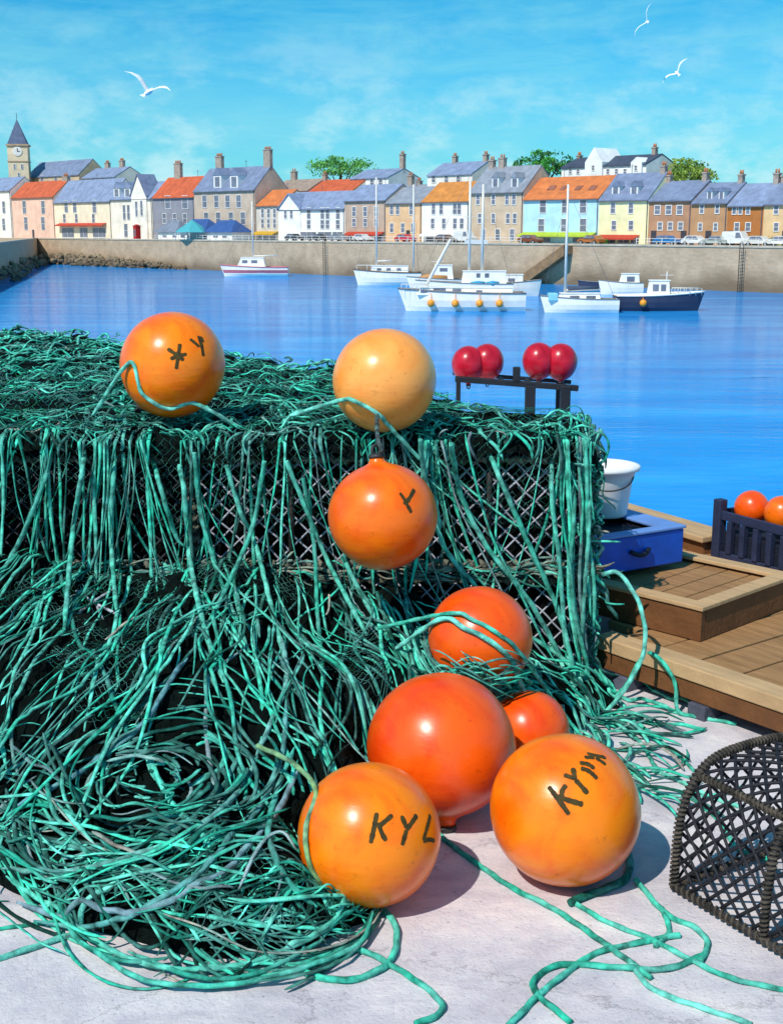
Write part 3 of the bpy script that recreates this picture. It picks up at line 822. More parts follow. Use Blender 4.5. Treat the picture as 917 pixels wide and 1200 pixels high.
# ================================================================== BUOYS
def buoy_mat(name, core, edge, scale=2.4):
    m, nt, N, L, p = newmat(name)
    tc = N.new('ShaderNodeTexCoord')
    n1 = N.new('ShaderNodeTexNoise'); n1.inputs['Scale'].default_value = scale*2; n1.inputs['Detail'].default_value = 5; n1.inputs['Distortion'].default_value = .8
    L.new(tc.outputs['Object'], n1.inputs['Vector'])
    rp = N.new('ShaderNodeValToRGB'); e = rp.color_ramp.elements; e[0].position = .30; e[1].position = .56
    e[0].color = (*lin(edge, 1), 1); e[1].color = (*lin(core, 1), 1)
    L.new(n1.outputs['Fac'], rp.inputs[0])
    # scuffs and grime
    n3 = N.new('ShaderNodeTexNoise'); n3.inputs['Scale'].default_value = 34; n3.inputs['Detail'].default_value = 6; n3.inputs['Roughness'].default_value = .75
    L.new(tc.outputs['Object'], n3.inputs['Vector'])
    r3 = N.new('ShaderNodeValToRGB'); r3.color_ramp.elements[0].position = .28; r3.color_ramp.elements[1].position = .42
    r3.color_ramp.elements[0].color = (.55, .42, .35, 1); r3.color_ramp.elements[1].color = (1, 1, 1, 1)
    L.new(n3.outputs['Fac'], r3.inputs[0])
    mx = N.new('ShaderNodeMix'); mx.data_type = 'RGBA'; mx.blend_type = 'MULTIPLY'; mx.inputs['Factor'].default_value = .8
    L.new(rp.outputs[0], mx.inputs['A']); L.new(r3.outputs[0], mx.inputs['B']); L.new(mx.outputs['Result'], p.inputs['Base Color'])
    mr = N.new('ShaderNodeMapRange'); mr.inputs[3].default_value = .2; mr.inputs[4].default_value = .46; L.new(n3.outputs['Fac'], mr.inputs[0]); L.new(mr.outputs[0], p.inputs['Roughness'])
    p.inputs['Specular IOR Level'].default_value = .14; p.inputs['Coat Weight'].default_value = .85; p.inputs['Coat Roughness'].default_value = .27; p.inputs['Coat IOR'].default_value = 1.4
    w2 = N.new('ShaderNodeTexNoise'); w2.inputs['Scale'].default_value = 9; w2.inputs['Detail'].default_value = 7; w2.inputs['Roughness'].default_value = .6
    mp = N.new('ShaderNodeMapping'); mp.inputs['Scale'].default_value = (1, 1, 4); mp.inputs['Rotation'].default_value = (R(40), R(25), 0)
    L.new(tc.outputs['Object'], mp.inputs[0]); L.new(mp.outputs[0], w2.inputs['Vector'])
    b = N.new('ShaderNodeBump'); b.inputs['Strength'].default_value = .35; b.inputs['Distance'].default_value = .007
    L.new(w2.outputs['Fac'], b.inputs['Height']); L.new(b.outputs[0], p.inputs['Normal'])
    return m
B_OR = buoy_mat('orange_buoy_vinyl', '#ff8404', '#fa5c02')
B_LT = buoy_mat('pale_orange_buoy_vinyl', '#ffa750', '#ff8d34')
B_RD = buoy_mat('red_orange_buoy_vinyl', '#f95e0c', '#e93e06')
B_MID = buoy_mat('deep_orange_buoy_vinyl', '#fc7208', '#f24e06')
B_RED = buoy_mat('crimson_buoy_vinyl', '#cc1830', '#a00c22')
M_EYE = mat('buoy_eye_black', '#3a3a3a', .7, .5, scale=20, var=.3, bump=.3)
M_INK = mat('marker_paint', '#40380f', .8, .8, scale=45, var=.5, second='#5e4a14', bump=.3)
def buoy(c, r, m, axis, label, elong=1.0, marks=None, group='orange buoys on and below the creel stack', eye=True, name='buoy', segs=56):
    c = Vector(c); root = tag(empty(name, c), label, 'buoy', group)
    ax = Vector(axis).normalized(); Q = ax.to_track_quat('Z', 'Y').to_matrix().to_4x4()
    prof = []
    for i in range(0, 40):
        a = math.pi*i/44; prof.append((max(.0005, r*math.sin(a)), -r*math.cos(a)*(1 if a < math.pi/2 else elong)))
    # neck towards +z
    rl, zl = prof[-1]; hz = zl
    for k, (rr, dz) in enumerate(((.24, .035), (.17, .07), (.14, .12), (.135, .17))):
        prof.append((min(rl, rr*r), hz+dz*r))
    dent = lambda v: 1+.014*mnoise.noise(Vector(v)/r*1.1+Vector((c.x*7, c.y*5, 0)))+.004*mnoise.noise(Vector(v)/r*3.5)
    mb = MB(); mb.lathe(prof, segs, M=Q); mb.v = [tuple(Vector(v)*dent(v)) for v in mb.v]; mb.build('body', m, root)
    if eye:
        mb = MB(); z0 = prof[-1][1]
        mb.lathe([(.15*r, z0-.01*r), (.16*r, z0+.03*r), (.12*r, z0+.07*r), (.05*r, z0+.08*r)], 16, M=Q)
        ring = [Q @ Vector((.09*r*math.cos(t), 0, z0+.13*r+.09*r*math.sin(t))) for t in np.linspace(0, 2*math.pi, 17)[:-1]]
        mb.tube(ring, .035*r, 6, closed=True); mb.build('rope_eye', M_EYE, root)
    if marks:
        d = (Vector((0, 0, CAMZ))-c).normalized(); rt = d.cross(Vector((0, 0, 1))).normalized()*-1; up = rt.cross(d)*-1
        rt = Vector((0, 0, 1)).cross(d).normalized(); up = d.cross(rt).normalized()
        for st in marks:
            pts = []
            for a, b in st:
                a *= .93; b *= .93
                k = math.sqrt(max(.02, 1-a*a-b*b)); pts.append((rt*a+up*b+d*k)*r)
            P = spline(pts, .004) if len(pts) > 2 else spline(pts, .004)
            P = P/np.linalg.norm(P, axis=1, keepdims=True)*r*1.002
            mb = MB(); wd = .038*r
            n = len(P); rad = np.array([wd*(.75+.5*abs(mnoise.noise(Vector((i*.22, c.x*9, pts[0].x*50))))) for i in range(n)]); rad[0] *= .5; rad[-1] *= .55
            # flat brush stroke hugging the sphere
            vs = []; fs = []
            for i in range(n):
                T = P[min(i+1, n-1)]-P[max(i-1, 0)]; T /= np.linalg.norm(T); Nn = P[i]/np.linalg.norm(P[i]); Bn = np.cross(T, Nn)
                for s in (-1, 0, 1):
                    q_ = Vector((P[i]+Bn*s*rad[i])/np.linalg.norm(P[i]+Bn*s*rad[i])*r); vs.append(tuple(q_*dent(q_)*(1.007 if s == 0 else 1.004)))
            for i in range(n-1):
                for s in (0, 1): fs.append((i*3+s, i*3+s+1, i*3+s+4, i*3+s+3))
            mb.add(vs, fs, 0, True); mb.build('letter_stroke', M_INK, root)
    return root
def mk(strokes, cx, cy, rp, ox, oy, sc):
    return [[((ox+x*sc-cx)/rp, -(oy+y*sc-cy)/rp) for x, y in s] for s in strokes]
S1 = .458
gK = [[(655,290),(682,322),(710,358)], [(700,283),(690,300),(690,318)], [(672,312),(708,322),(745,330)], [(693,258),(722,266)], [(716,238),(722,268)], [(722,268),(740,285),(756,302)], [(733,224),(755,226),(772,236)], [(736,238),(758,244),(780,262)], [(752,196),(778,200),(803,203)], [(745,208),(772,206)], [(775,206),(803,222)]]
hK = [[(222,360),(214,400),(205,438)], [(263,366),(240,385),(222,398)], [(228,396),(236,415),(246,432)], [(287,368),(300,400)], [(328,366),(315,385),(300,404)], [(300,404),(294,425),(288,444)], [(366,365),(356,400),(345,432)], [(345,434),(362,430),(378,434)]]
S2 = .48
aK = [[(160,116),(200,146)], [(192,104),(180,168)], [(166,142),(208,130)], [(218,92),(240,112)], [(240,84),(250,136)], [(245,86),(252,100)]]
cK = [[(727,472),(745,500)], [(764,462),(748,490),(736,500)], [(742,498),(756,522)]]
cA = at_depth(203, 427, 5.62); cB = at_depth(450, 446, 5.42)
buoy(cA, .228, B_OR, (-.5, .3, -.6), 'yellow orange buoy with dark star marks on top of the net at the left', marks=mk(aK, 203, 425, 62, 120, 350, S2), elong=1.06)
buoy(cB, .220, B_LT, (-.3, .5, -.8), 'pale peach orange unmarked buoy on the front edge of the stack top')
buoy(at_depth(448, 604, 5.02), .214, B_MID, (-.1, .15, 1), 'orange buoy hanging against the front of the stack below the pale one', marks=mk(cK, 448, 604, 64, 120, 350, S2), elong=.96)
buoy(at_depth(562, 748, 4.86), .198, B_RD, (.4, .5, -.5), 'red orange buoy half covered by ropes at the foot of the stack')
buoy((.17, 4.11, .262), .255, B_RD, (.05, -.35, -1), 'largest red orange pear shaped buoy behind the two lettered ones', elong=.93)
buoy((.515, 4.52, .155), .153, B_RD, (.6, .6, .2), 'small red orange buoy mostly hidden behind the others')
buoy((.539, 3.69, .234), .234, B_OR, (.2, .9, -.3), 'orange buoy with dark painted letters slanting upward, nearest the lone creel', marks=mk(gK, 660, 948, 88, 340, 790, S1))
buoy((-.068, 3.56, .215), .215, B_OR, (-.2, .9, -.3), 'orange buoy marked KYL resting against the net heap', marks=mk(hK, 432, 980, 84, 340, 790, S1))
# rope that bears against the left buoy, and rope over the half covered one
def wrap(c, r, dirs, rr, col, label, tail0=None, tail1=None):
    P = [Vector(c)+Vector(d).normalized()*(r+rr) for d in dirs]
    if tail0: P = [Vector(t) for t in tail0]+P
    if tail1: P = P+[Vector(t) for t in tail1]
    return rope_thing(P, rr, col, label, world=True)
wrap((-.068, 3.56, .215), .215, [(-.75, -.15, .75), (-.85, -.5, .35), (-.8, -.68, -.1), (-.62, -.7, -.5)], .009, lin('#7a9f68'), 'olive green rope lying against the left side of the KYL buoy', tail0=[(-.42, 3.75, .42), (-.30, 3.62, .42)], tail1=[(-.2, 3.36, .03)])
cD = at_depth(562, 748, 4.86)
wrap(cD, .198, [(-.8, -.5, .55), (-.3, -.85, .45), (.2, -.95, .2), (.6, -.85, -.25), (.75, -.7, -.6)], .011, T3, 'pale teal rope crossing over the half covered red buoy', tail0=[(.02, 4.7, .42)], tail1=[(.62, 4.62, .05), (.75, 4.4, .01)])
wrap(cD, .198, [(-.7, -.6, .75), (-.2, -.8, .62), (.3, -.9, .35), (.75, -.75, -.1)], .009, T1, 'second teal rope crossing the half covered red buoy just above the first', tail0=[(-.05, 4.8, .47)], tail1=[(.7, 4.66, .12), (.85, 4.45, .01)])
S = []
for i in range(75):
    a = random.uniform(R(150), R(285)); P = []; rr_ = .198+random.uniform(.004, .06); el = random.uniform(-.62, -.05); sp = random.uniform(.5, 1.5)
    for t in np.linspace(0, 1, 12):
        aa = a+sp*t; e_ = el+.25*math.sin(3*t+i)-.25*t
        q = cD+Vector((math.cos(aa)*math.cos(e_), math.sin(aa)*math.cos(e_), math.sin(e_)))*rr_
        P.append((q.x, q.y, max(q.z, hs(q.x, q.y)+.01)))
    S.append((off(P, (.55, 4.9, 0)), random.uniform(.003, .008), teal(.3)))
tag(strands_mesh('loose_twine', S, ROPE, spill), kind='stuff')
wrap(cA, .228, [(-.6, -.7, .1), (-.45, -.8, -.45), (.0, -.75, -.8), (.5, -.65, -.7)], .010, T3, 'pale teal rope looped under the buoy with star marks', tail0=[(cA.x-.35, cA.y-.05, TOP+.1)], tail1=[(cA.x+.3, cA.y-.1, TOP+.05)])
wrap(cB, .22, [(-.8, -.5, -.3), (-.5, -.75, -.25), (-.1, -.85, -.5), (.1, -.7, -.8)], .010, T3, 'pale teal rope looped under the peach coloured buoy', tail0=[(cB.x-.4, cB.y-.0, TOP+.12)], tail1=[(cB.x+.15, cB.y-.1, TOP-.05)])
# line that holds the hanging buoy
c = at_depth(448, 604, 5.02)
rope_thing([(c.x, c.y, c.z+.25), (c.x-.02, c.y+.06, c.z+.31), (c.x-.02, YF-.04, c.z+.36), (c.x+.02, YF+.06, TOP+.07)], .010, lin('#3c4646'), 'dark line the lower front buoy hangs from', world=True)

# ================================================================== LONE CREEL
fc = make_creel(.72, .60, .40, 3.4, .060, M_NET, M_WRAP, fine=True, dark_fill=False)
tag(fc, 'lone black netted creel with rope wound frame standing on the concrete', 'lobster creel')
u = Vector((.52, -.85, 0)).normalized(); q0 = Vector((.868, 3.60, 0)); vv = Vector((.85, .52, 0)).normalized()
ctr = q0+u*.36+vv*.30
fc.location = (ctr.x, ctr.y, .004); fc.rotation_euler = (0, 0, math.atan2(u.y, u.x))

# ================================================================== TIMBER PLATFORM
M_WT = mat('tan_plank', '#a5784a', .85, .8, scale=3, var=.28, bump=.5, stretch=(1, 9, 1), bscale=30, second='#bb8c5c')  # warm tan timber, tone varied by noise
M_WE = mat('pale_edge_board', '#c9a478', .88, .8, scale=4, var=.2, bump=.4, stretch=(1, 7, 1), bscale=30)
M_WD = mat('dark_timber_side', '#7b4e2a', .8, .75, scale=5, var=.3, bump=.5, bscale=30)
M_GREY = mat('grey_bearer', '#5d6070', .8, .8, scale=8, var=.4, bump=.6)
P0 = Vector((.93, 5.52, 0)); e1 = Vector((.605, -.796, 0)); ang = math.atan2(e1.y, e1.x)
plat = tag(empty('timber_platform', P0, ang), 'low tan plank platform along the water side of the pier', 'platform')
Z0 = .2
# local x along e1, local y along e2 (towards the water)
mb = MB(); k = 0; x = -2.3
while x < 4.0:
    a, b = x, x+.215
    y0 = max(0.1, (.09-.605*a)/.796)
    jog = random.uniform(-.0015, .0015)
    mb.box(a, y0, Z0-.045, b-.012, 1.62+.02*x, Z0+jog); x += .215; k += 1
mb.build('planks', M_WT, plat, bevel=.004)
mb = MB(); mb.box(-.0, -.02, Z0-.05, 4.2, .1-.003, Z0+.012); mb.build('edge_board', M_WE, plat, bevel=.006)
mb = MB(); mb.box(0, -.01, Z0-.135, 4.2, .05, Z0-.053); mb.build('side_beam', M_WD, plat, bevel=.004)
for x in (.12, .55, 1.0, 1.5, 2.1, 2.8):
    mb = MB(); mb.box(x, -.03, .0, x+.09, 1.6, Z0-.138); mb.build('bearer', M_GREY, plat, bevel=.004)
# timber kerb at the water's edge
kb = MB(); A = Vector((1.03, 8.54, 0)); Bv = Vector((1.86, 7.06, 0)); kd = (Bv-A); kl = kd.length
kerb = tag(empty('timber_kerb', A, math.atan2(kd.y, kd.x)), 'pale timber kerb running along the water edge of the pier', 'kerb')
kb.box(0, -.12, .0, kl, .06, .27); kb.build('kerb_beam', M_WD, kerb, bevel=.01)
kb = MB(); kb.box(-.02, -.15, .273, kl+.02, .09, .31); kb.build('cap_board', M_WE, kerb, bevel=.008)
# raised hatch
hF = Vector((1.37, 5.43, Z0)); a1 = Vector((-.69, .72, 0)).normalized()
hatch = tag(empty('hatch_cover', hF, math.atan2(a1.y, a1.x)), 'raised square wooden hatch with a pale rim on the platform', 'hatch')
lx, ly, hz = .80, .80, .145   # local x along a1, local y = -a2
mb = MB()
mb.box(.0, -.035, .004, lx, 0, hz); mb.box(0, -ly, .004, .035, -.037, hz); mb.box(lx-.035, -ly, .004, lx, -.037, hz); mb.box(.037, -ly, .004, lx-.037, -ly+.035, hz)
mb.build('side_boards', M_WD, hatch, bevel=.003)
mb = MB(); t = .075; z1 = hz+.002; z2 = hz+.022
mb.box(-.01, -t, z1, lx+.01, .01, z2); mb.box(-.01, -ly-.01, z1, lx+.01, -ly+t, z2); mb.box(-.01, -ly+t+.002, z1, t, -t-.002, z2); mb.box(lx-t, -ly+t+.002, z1, lx+.01, -t-.002, z2)
mb.build('rim', M_WE, hatch, bevel=.004)
mb = MB(); x = t+.004
for k in range(5):
    w_ = (lx-2*t-.01)/5; mb.box(x, -ly+.037, hz-.04, x+w_-.008, -.037, hz-.012); x += w_
mb.build('lid_planks', M_WT, hatch, bevel=.003)

# ================================================================== BLUE FISH BOX + WHITE BUCKET
M_BLUE = mat('blue_plastic', '#0d56c6', .9, .45, scale=6, var=.25, bump=.15)
M_BLUEL = mat('light_blue_plastic', '#6f96d8', .9, .5, scale=6, var=.15, bump=.15)  # paler blue for the rim than for the walls
M_BLK = mat('near_black_blue', '#1b2233', .8, .6, scale=16, var=.5, bump=.6)  # very dark blue for box inside, handles and crate fill
bx0 = Vector((1.455, 6.20, Z0+hz+.024)); bd = Vector((.86, .51, 0))
box = tag(empty('fish_box', bx0, math.atan2(bd.y, bd.x)), 'blue plastic fish box with a dark open top on the hatch', 'fish box')
W_, D_, H_ = .62, .56, .185
mb = MB(); r_ = .06
mb.box(-W_, 0, 0, 0, .03, H_-.012); mb.box(-W_, D_-.03, 0, 0, D_, H_-.012); mb.box(-W_, .032, 0, -W_+.03, D_-.032, H_-.012); mb.box(-.03, .032, 0, 0, D_-.032, H_-.012); mb.box(-W_+.032, .032, .0, -.032, D_-.032, .02)
mb.build('walls', M_BLUE, box, bevel=.008)
mb = MB(); mb.box(-W_-.008, -.008, H_-.01, .008, r_, H_+.006); mb.box(-W_-.008, D_-r_, H_-.01, .008, D_+.008, H_+.006)
mb.box(-W_-.008, r_+.001, H_-.01, -W_+r_, D_-r_-.001, H_+.006); mb.box(-.13, r_+.001, H_-.01, .008, D_-r_-.001, H_+.006)
mb.build('rim', M_BLUEL, box, bevel=.005)
mb = MB(); mb.box(-W_+.034, .034, H_-.06, -.034, D_-.034, H_-.03); mb.build('recess_dark_slab', M_BLK, box)  # dark slab fills the box opening just below the rim
mb = MB(); mb.tube([(-W_*.47-.06+.12*t, -.006-.022*math.sin(math.pi*t), .10-.02*math.sin(math.pi*t)) for t in np.linspace(0, 1, 9)], .011, 8); mb.build('handle', M_BLK, box)
M_WHT = mat('white_plastic', '#e9e9ea', .92, .45, scale=4, var=.08, bump=.15)
bk = tag(empty('bucket', (1.085, 6.44, Z0+hz+.024+.185+.007)), 'white plastic bucket with a rolled rim standing on the blue box', 'bucket')
mb = MB(); mb.lathe([(.118, 0), (.125, .012), (.148, .20), (.165, .235), (.182, .24), (.184, .258), (.172, .262), (.155, .252), (.140, .20), (.112, .02), (.001, .018)], 40, c1=False); mb.build('body', M_WHT, bk)
mb = MB(); mb.lathe([(.001, .20), (.142, .203)], 30, c0=False, c1=False); mb.build('contents', mat('grey_bait', '#8a8a96', .7, .8, scale=30, var=.5, bump=.8), bk)
mb = MB(); mb.tube([(.15*math.cos(t), -.17*abs(math.sin(t))-.0, .225-.07*math.sin(t)) for t in np.linspace(0, math.pi, 20)], .004, 6); mb.build('handle', M_EYE, bk)

# ================================================================== DARK CRATE WITH SMALL FLOATS
M_CR = mat('navy_plastic', '#2c3350', .85, .6, scale=10, var=.35, bump=.3)
cr0 = Vector((1.80, 6.95, Z0+.004)); cdv = Vector((.50, -.86, 0)).normalized()
crate = tag(empty('slatted_crate', cr0, math.atan2(cdv.y, cdv.x)), 'dark navy slatted crate holding small orange floats on the platform', 'crate')
CLn, CWd, CHt = 1.0, .42, .27
for (x0, y0, x1, y1) in ((0, 0, CLn, .02), (0, CWd-.02, CLn, CWd), (0, .021, .02, CWd-.021), (CLn-.02, .021, CLn, CWd-.021)):
    mb = MB(); L_ = max(x1-x0, y1-y0); along = (x1-x0) > (y1-y0)
    mb.box(x0, y0, CHt-.05, x1, y1, CHt); mb.box(x0, y0, 0, x1, y1, .04)
    n = int(L_/.1)
    for i in range(n+1):
        s = (L_-.035)*i/n
        if along: mb.box(x0+s, y0-.008, .041, x0+s+.035, y1+.006, CHt-.051)
        else: mb.box(x0-.006, y0+s, .041, x1+.006, y0+s+.035, CHt-.051)
    mb.build('slatted_side', M_CR, crate, bevel=.003)
mb = MB(); mb.box(.022, .022, .005, CLn-.022, CWd-.022, .02); mb.build('base', M_CR, crate)
mb = MB(); mb.box(-.012, -.01, 0, .045, .045, CHt+.06); mb.build('corner_post', M_CR, crate, bevel=.006)
Mx = Matrix.Rotation(math.atan2(cdv.y, cdv.x), 3, 'Z')
cc = cr0+Mx @ Vector((.19, .14, .28)); 
for i, (lx_, ly_, lz_, lb) in enumerate(((.13, .14, .29, 'small orange float at the left end of the navy crate'), (.35, .14, .30, 'small orange float second along in the navy crate, partly cut by the frame'), (.24, .31, .26, 'small orange float behind the other two in the navy crate'))):
    buoy(cr0+Mx @ Vector((lx_, ly_, lz_)), .095, B_MID if i else B_RD, (.1, .4, -1), lb, group='small floats in the navy crate', name='float_ball', segs=32)
mb = MB(); mb.box(.03, .03, .02, CLn-.03, CWd-.03, .15)
mb.build('crate_fill', M_BLK, crate)

# ================================================================== RACK WITH RED BUOYS
M_RK = mat('black_rack_steel', '#22242c', .8, .6, scale=12, var=.4, bump=.3)
RY = 11.0
def rk(px, py): return at_y(px, py, RY)
p1, p2, p3 = rk(524, 446), rk(662, 458), rk(618, 462)
rack = tag(empty('buoy_rack', (p2.x, RY, 0)), 'black metal rack standing at the pier end behind the creels', 'rack')
o_ = Vector((p2.x, RY, 0))
def bar(name, a, b, t):
    a, b = a-o_, b-o_; d = b-a; L_ = d.length; Mt = Matrix.Translation(a) @ d.to_track_quat('X', 'Z').to_matrix().to_4x4()
    mb = MB(); mb.box(0, -t/2, -t/2, L_, t/2, t/2, M=Mt); return mb.build(name, M_RK, rack, bevel=.006)
up = Vector((0, 0, .0))
bar('rail', rk(533, 444), rk(677, 455), .05); bar('rail', rk(533, 444)+Vector((0, .45, 0)), rk(677, 455)+Vector((0, .45, 0)), .035)
for px in (545, 590, 622, 664):
    t = rk(px, 444.5+(px-533)*.078); bar('cross_bar', t, t+Vector((0, .45, 0)), .03)
for px, yy in ((621, 0), (662, 0), (540, .45), (662, .45)):
    t = rk(px, 452 if yy == 0 else 446); t.y += yy; bar('post', Vector((t.x, t.y, 0)), t, .085 if yy == 0 else .04)
t = rk(605, 430); bar('hook_post', Vector((t.x, t.y, rk(605, 447).z)), t, .06)
for px, py, lb in ((550, 429, 'crimson buoy at the left end of the black rack'), (573, 427, 'crimson buoy second from the left on the black rack'), (634, 425, 'crimson buoy third from the left on the black rack'), (660, 426, 'crimson buoy at the right end of the black rack')):
    c = rk(px, py); c.y += .05*(px % 2)+.2
    rb_ = buoy(c, .148, B_RED, (.0, -.3, -1), lb, elong=1.1, group='crimson buoys on the black rack', segs=40); rb_.scale = (.98, .98, 1.05)
# ================================================================== WATER
def water_mat():
    m = bpy.data.materials.new('harbour_water'); m.use_nodes = True; nt = m.node_tree; N, L = nt.nodes, nt.links
    for n in list(N): N.remove(n)
    tc = N.new('ShaderNodeTexCoord')
    def nz(s, d, st, rough=.6, dist=0, rot=0):
        mp = N.new('ShaderNodeMapping'); mp.inputs['Scale'].default_value = st; mp.inputs['Rotation'].default_value = (0, 0, rot)
        n = N.new('ShaderNodeTexNoise'); n.inputs['Scale'].default_value = s; n.inputs['Detail'].default_value = d; n.inputs['Roughness'].default_value = rough; n.inputs['Distortion'].default_value = dist
        L.new(tc.outputs['Object'], mp.inputs[0]); L.new(mp.outputs[0], n.inputs['Vector']); return n
    a = nz(.10, 6, (.55, 2.2, 1), .6, .4); b = nz(.9, 4, (.6, 1.6, 1), .6, .3, .1); c = nz(.03, 3, (.5, 2, 1))
    rp = N.new('ShaderNodeValToRGB'); e = rp.color_ramp.elements; e[0].position = .33; e[1].position = .68
    e[0].color = (*lin('#1c80d0'), 1); e[1].color = (*lin('#38a4e8'), 1); q = e.new(.5); q.color = (*lin('#268edc'), 1)
    L.new(a.outputs['Fac'], rp.inputs[0])
    df = N.new('ShaderNodeBsdfDiffuse'); L.new(rp.outputs[0], df.inputs[0])
    gl = N.new('ShaderNodeBsdfGlossy'); gl.inputs['Roughness'].default_value = .05; gl.inputs['Color'].default_value = (.80, .92, 1, 1)
    ad = N.new('ShaderNodeMath'); ad.operation = 'MULTIPLY_ADD'; L.new(a.outputs['Fac'], ad.inputs[0]); ad.inputs[1].default_value = 2.2; L.new(b.outputs['Fac'], ad.inputs[2])
    bp = N.new('ShaderNodeBump'); bp.inputs['Strength'].default_value = .10; bp.inputs['Distance'].default_value = .28
    L.new(ad.outputs[0], bp.inputs['Height']); L.new(bp.outputs[0], gl.inputs['Normal']); L.new(bp.outputs[0], df.inputs['Normal'])
    fr = N.new('ShaderNodeFresnel'); fr.inputs['IOR'].default_value = 1.33; L.new(bp.outputs[0], fr.inputs['Normal'])
    mr = N.new('ShaderNodeMapRange'); mr.inputs[1].default_value = 0; mr.inputs[2].default_value = .9; mr.inputs[3].default_value = .03; mr.inputs[4].default_value = .6
    L.new(fr.outputs[0], mr.inputs[0])
    mx = N.new('ShaderNodeMixShader'); L.new(mr.outputs[0], mx.inputs[0]); L.new(df.outputs[0], mx.inputs[1]); L.new(gl.outputs[0], mx.inputs[2])
    o = N.new('ShaderNodeOutputMaterial'); L.new(mx.outputs[0], o.inputs[0]); return m
mb = MB(); mb.add([(-900, -300, WATER_Z), (900, -300, WATER_Z), (900, 700, WATER_Z), (-900, 700, WATER_Z)], [(0, 1, 2, 3)])
tag(mb.build('harbour_water', water_mat()), kind='structure')

# ================================================================== FAR QUAY
QZ = -.52
def XY(px, Y): q = at_y(px, 285, Y); return Vector((q.x, q.y, 0))
qR, qL = XY(917, 178), XY(44, 330); qd = (qL-qR).normalized(); qn = Vector((qd.y, -qd.x, 0))
if qn.y > 0: qn = -qn
def on_line(px, back=0.0, py=285):
    """point on the line parallel to the quay edge, set back by `back` metres, seen in direction px"""
    o = qR-qn*back; d = ray(px, py)
    det = d.x*qd.y-d.y*qd.x
    t = (o.x*qd.y-o.y*qd.x)/det
    return Vector((d.x*t, d.y*t, CAMZ+d.z*t))
ang_q = math.atan2(-qd.y, -qd.x)      # facade runs left to right seen from the camera
ex = -qd
def qwall_mat(name, lo, hi, hb):
    m, nt, N, L, p = newmat(name); tc = N.new('ShaderNodeTexCoord')
    mp = N.new('ShaderNodeMapping'); L.new(tc.outputs['Object'], mp.inputs[0])
    n = N.new('ShaderNodeTexNoise'); n.inputs['Scale'].default_value = .45; n.inputs['Detail'].default_value = 8; n.inputs['Roughness'].default_value = .72; L.new(mp.outputs[0], n.inputs['Vector'])
    rp = N.new('ShaderNodeValToRGB'); e = rp.color_ramp.elements; e[0].position = .32; e[1].position = .66
    e[0].color = (*lin(lo, .85), 1); e[1].color = (*lin(hi, .85), 1); L.new(n.outputs['Fac'], rp.inputs[0])
    # weed and damp near the waterline
    sx_ = N.new('ShaderNodeSeparateXYZ'); L.new(tc.outputs['Object'], sx_.inputs[0])
    n2 = N.new('ShaderNodeTexNoise'); n2.inputs['Scale'].default_value = .12; n2.inputs['Detail'].default_value = 4; L.new(mp.outputs[0], n2.inputs['Vector'])
    mm = N.new('ShaderNodeMath'); mm.operation = 'MULTIPLY_ADD'; L.new(n2.outputs['Fac'], mm.inputs[0]); mm.inputs[1].default_value = -5.5; L.new(sx_.outputs['Z'], mm.inputs[2])
    r2 = N.new('ShaderNodeMapRange'); r2.inputs[1].default_value = WATER_Z-2.4; r2.inputs[2].default_value = WATER_Z+.4; r2.inputs[3].default_value = .0; r2.inputs[4].default_value = 1; L.new(mm.outputs[0], r2.inputs[0])
    mx = N.new('ShaderNodeMix'); mx.data_type = 'RGBA'; L.new(r2.outputs[0], mx.inputs['Factor']); mx.inputs['A'].default_value = (*lin(hb, .8), 1); L.new(rp.outputs[0], mx.inputs['B'])
    L.new(mx.outputs['Result'], p.inputs['Base Color']); p.inputs['Roughness'].default_value = .9
    br = N.new('ShaderNodeTexVoronoi'); br.inputs['Scale'].default_value = 1.1; mp2 = N.new('ShaderNodeMapping'); mp2.inputs['Scale'].default_value = (1, 1, 2); L.new(tc.outputs['Object'], mp2.inputs[0]); L.new(mp2.outputs[0], br.inputs['Vector'])
    b = N.new('ShaderNodeBump'); b.inputs['Strength'].default_value = .2; b.inputs['Distance'].default_value = .2; L.new(br.outputs['Distance'], b.inputs['Height']); L.new(b.outputs[0], p.inputs['Normal'])
    return m
M_QW = qwall_mat('quay_masonry', '#b89c80', '#d6ba9a', '#8a7258')
M_QR = qwall_mat('rocky_shore', '#8f7c62', '#b5a081', '#6a5a48')
qA = on_line(1180); qA.z = 0; qB = on_line(44); qB.z = 0
farw = [qA, qB, XY(-6, 215), XY(-60, 160), XY(-700, 90)]
poly = [(p.x, p.y) for p in farw]
# quay: solid land with its masonry face
mb = MB(); land = poly+[(-900, 90), (-900, 900), (900, 900), (900, qA.y-40)]
mb.prism(land[::-1] if False else land, WATER_Z-2, QZ)
tag(mb.build('harbour_quay', M_QW), kind='structure')
mb = MB(); ed = [p.copy() for p in farw]
for a, b in zip(farw[:2], farw[1:3]):
    d = (b-a).normalized(); nn = Vector((d.y, -d.x, 0));  nn = -nn if nn.y > 0 else nn
    Mt = Matrix.Translation(a) @ Matrix.Rotation(math.atan2(d.y, d.x), 4, 'Z')
    s = 1 if (Mt.to_3x3() @ Vector((0, 1, 0))).dot(nn) > 0 else -1
    L_ = (b-a).length
    mb.box(0, -.55, QZ-.12, L_, .12, QZ+.18, M=Mt)
tag(mb.build('quay_coping', mat('coping_stone', '#cdbba4', .88, .85, scale=.8, var=.25, bump=.3)), kind='structure')
M_ROAD = mat('quay_road', '#c9bdb4', .85, .9, scale=.3, var=.2, bump=.2)
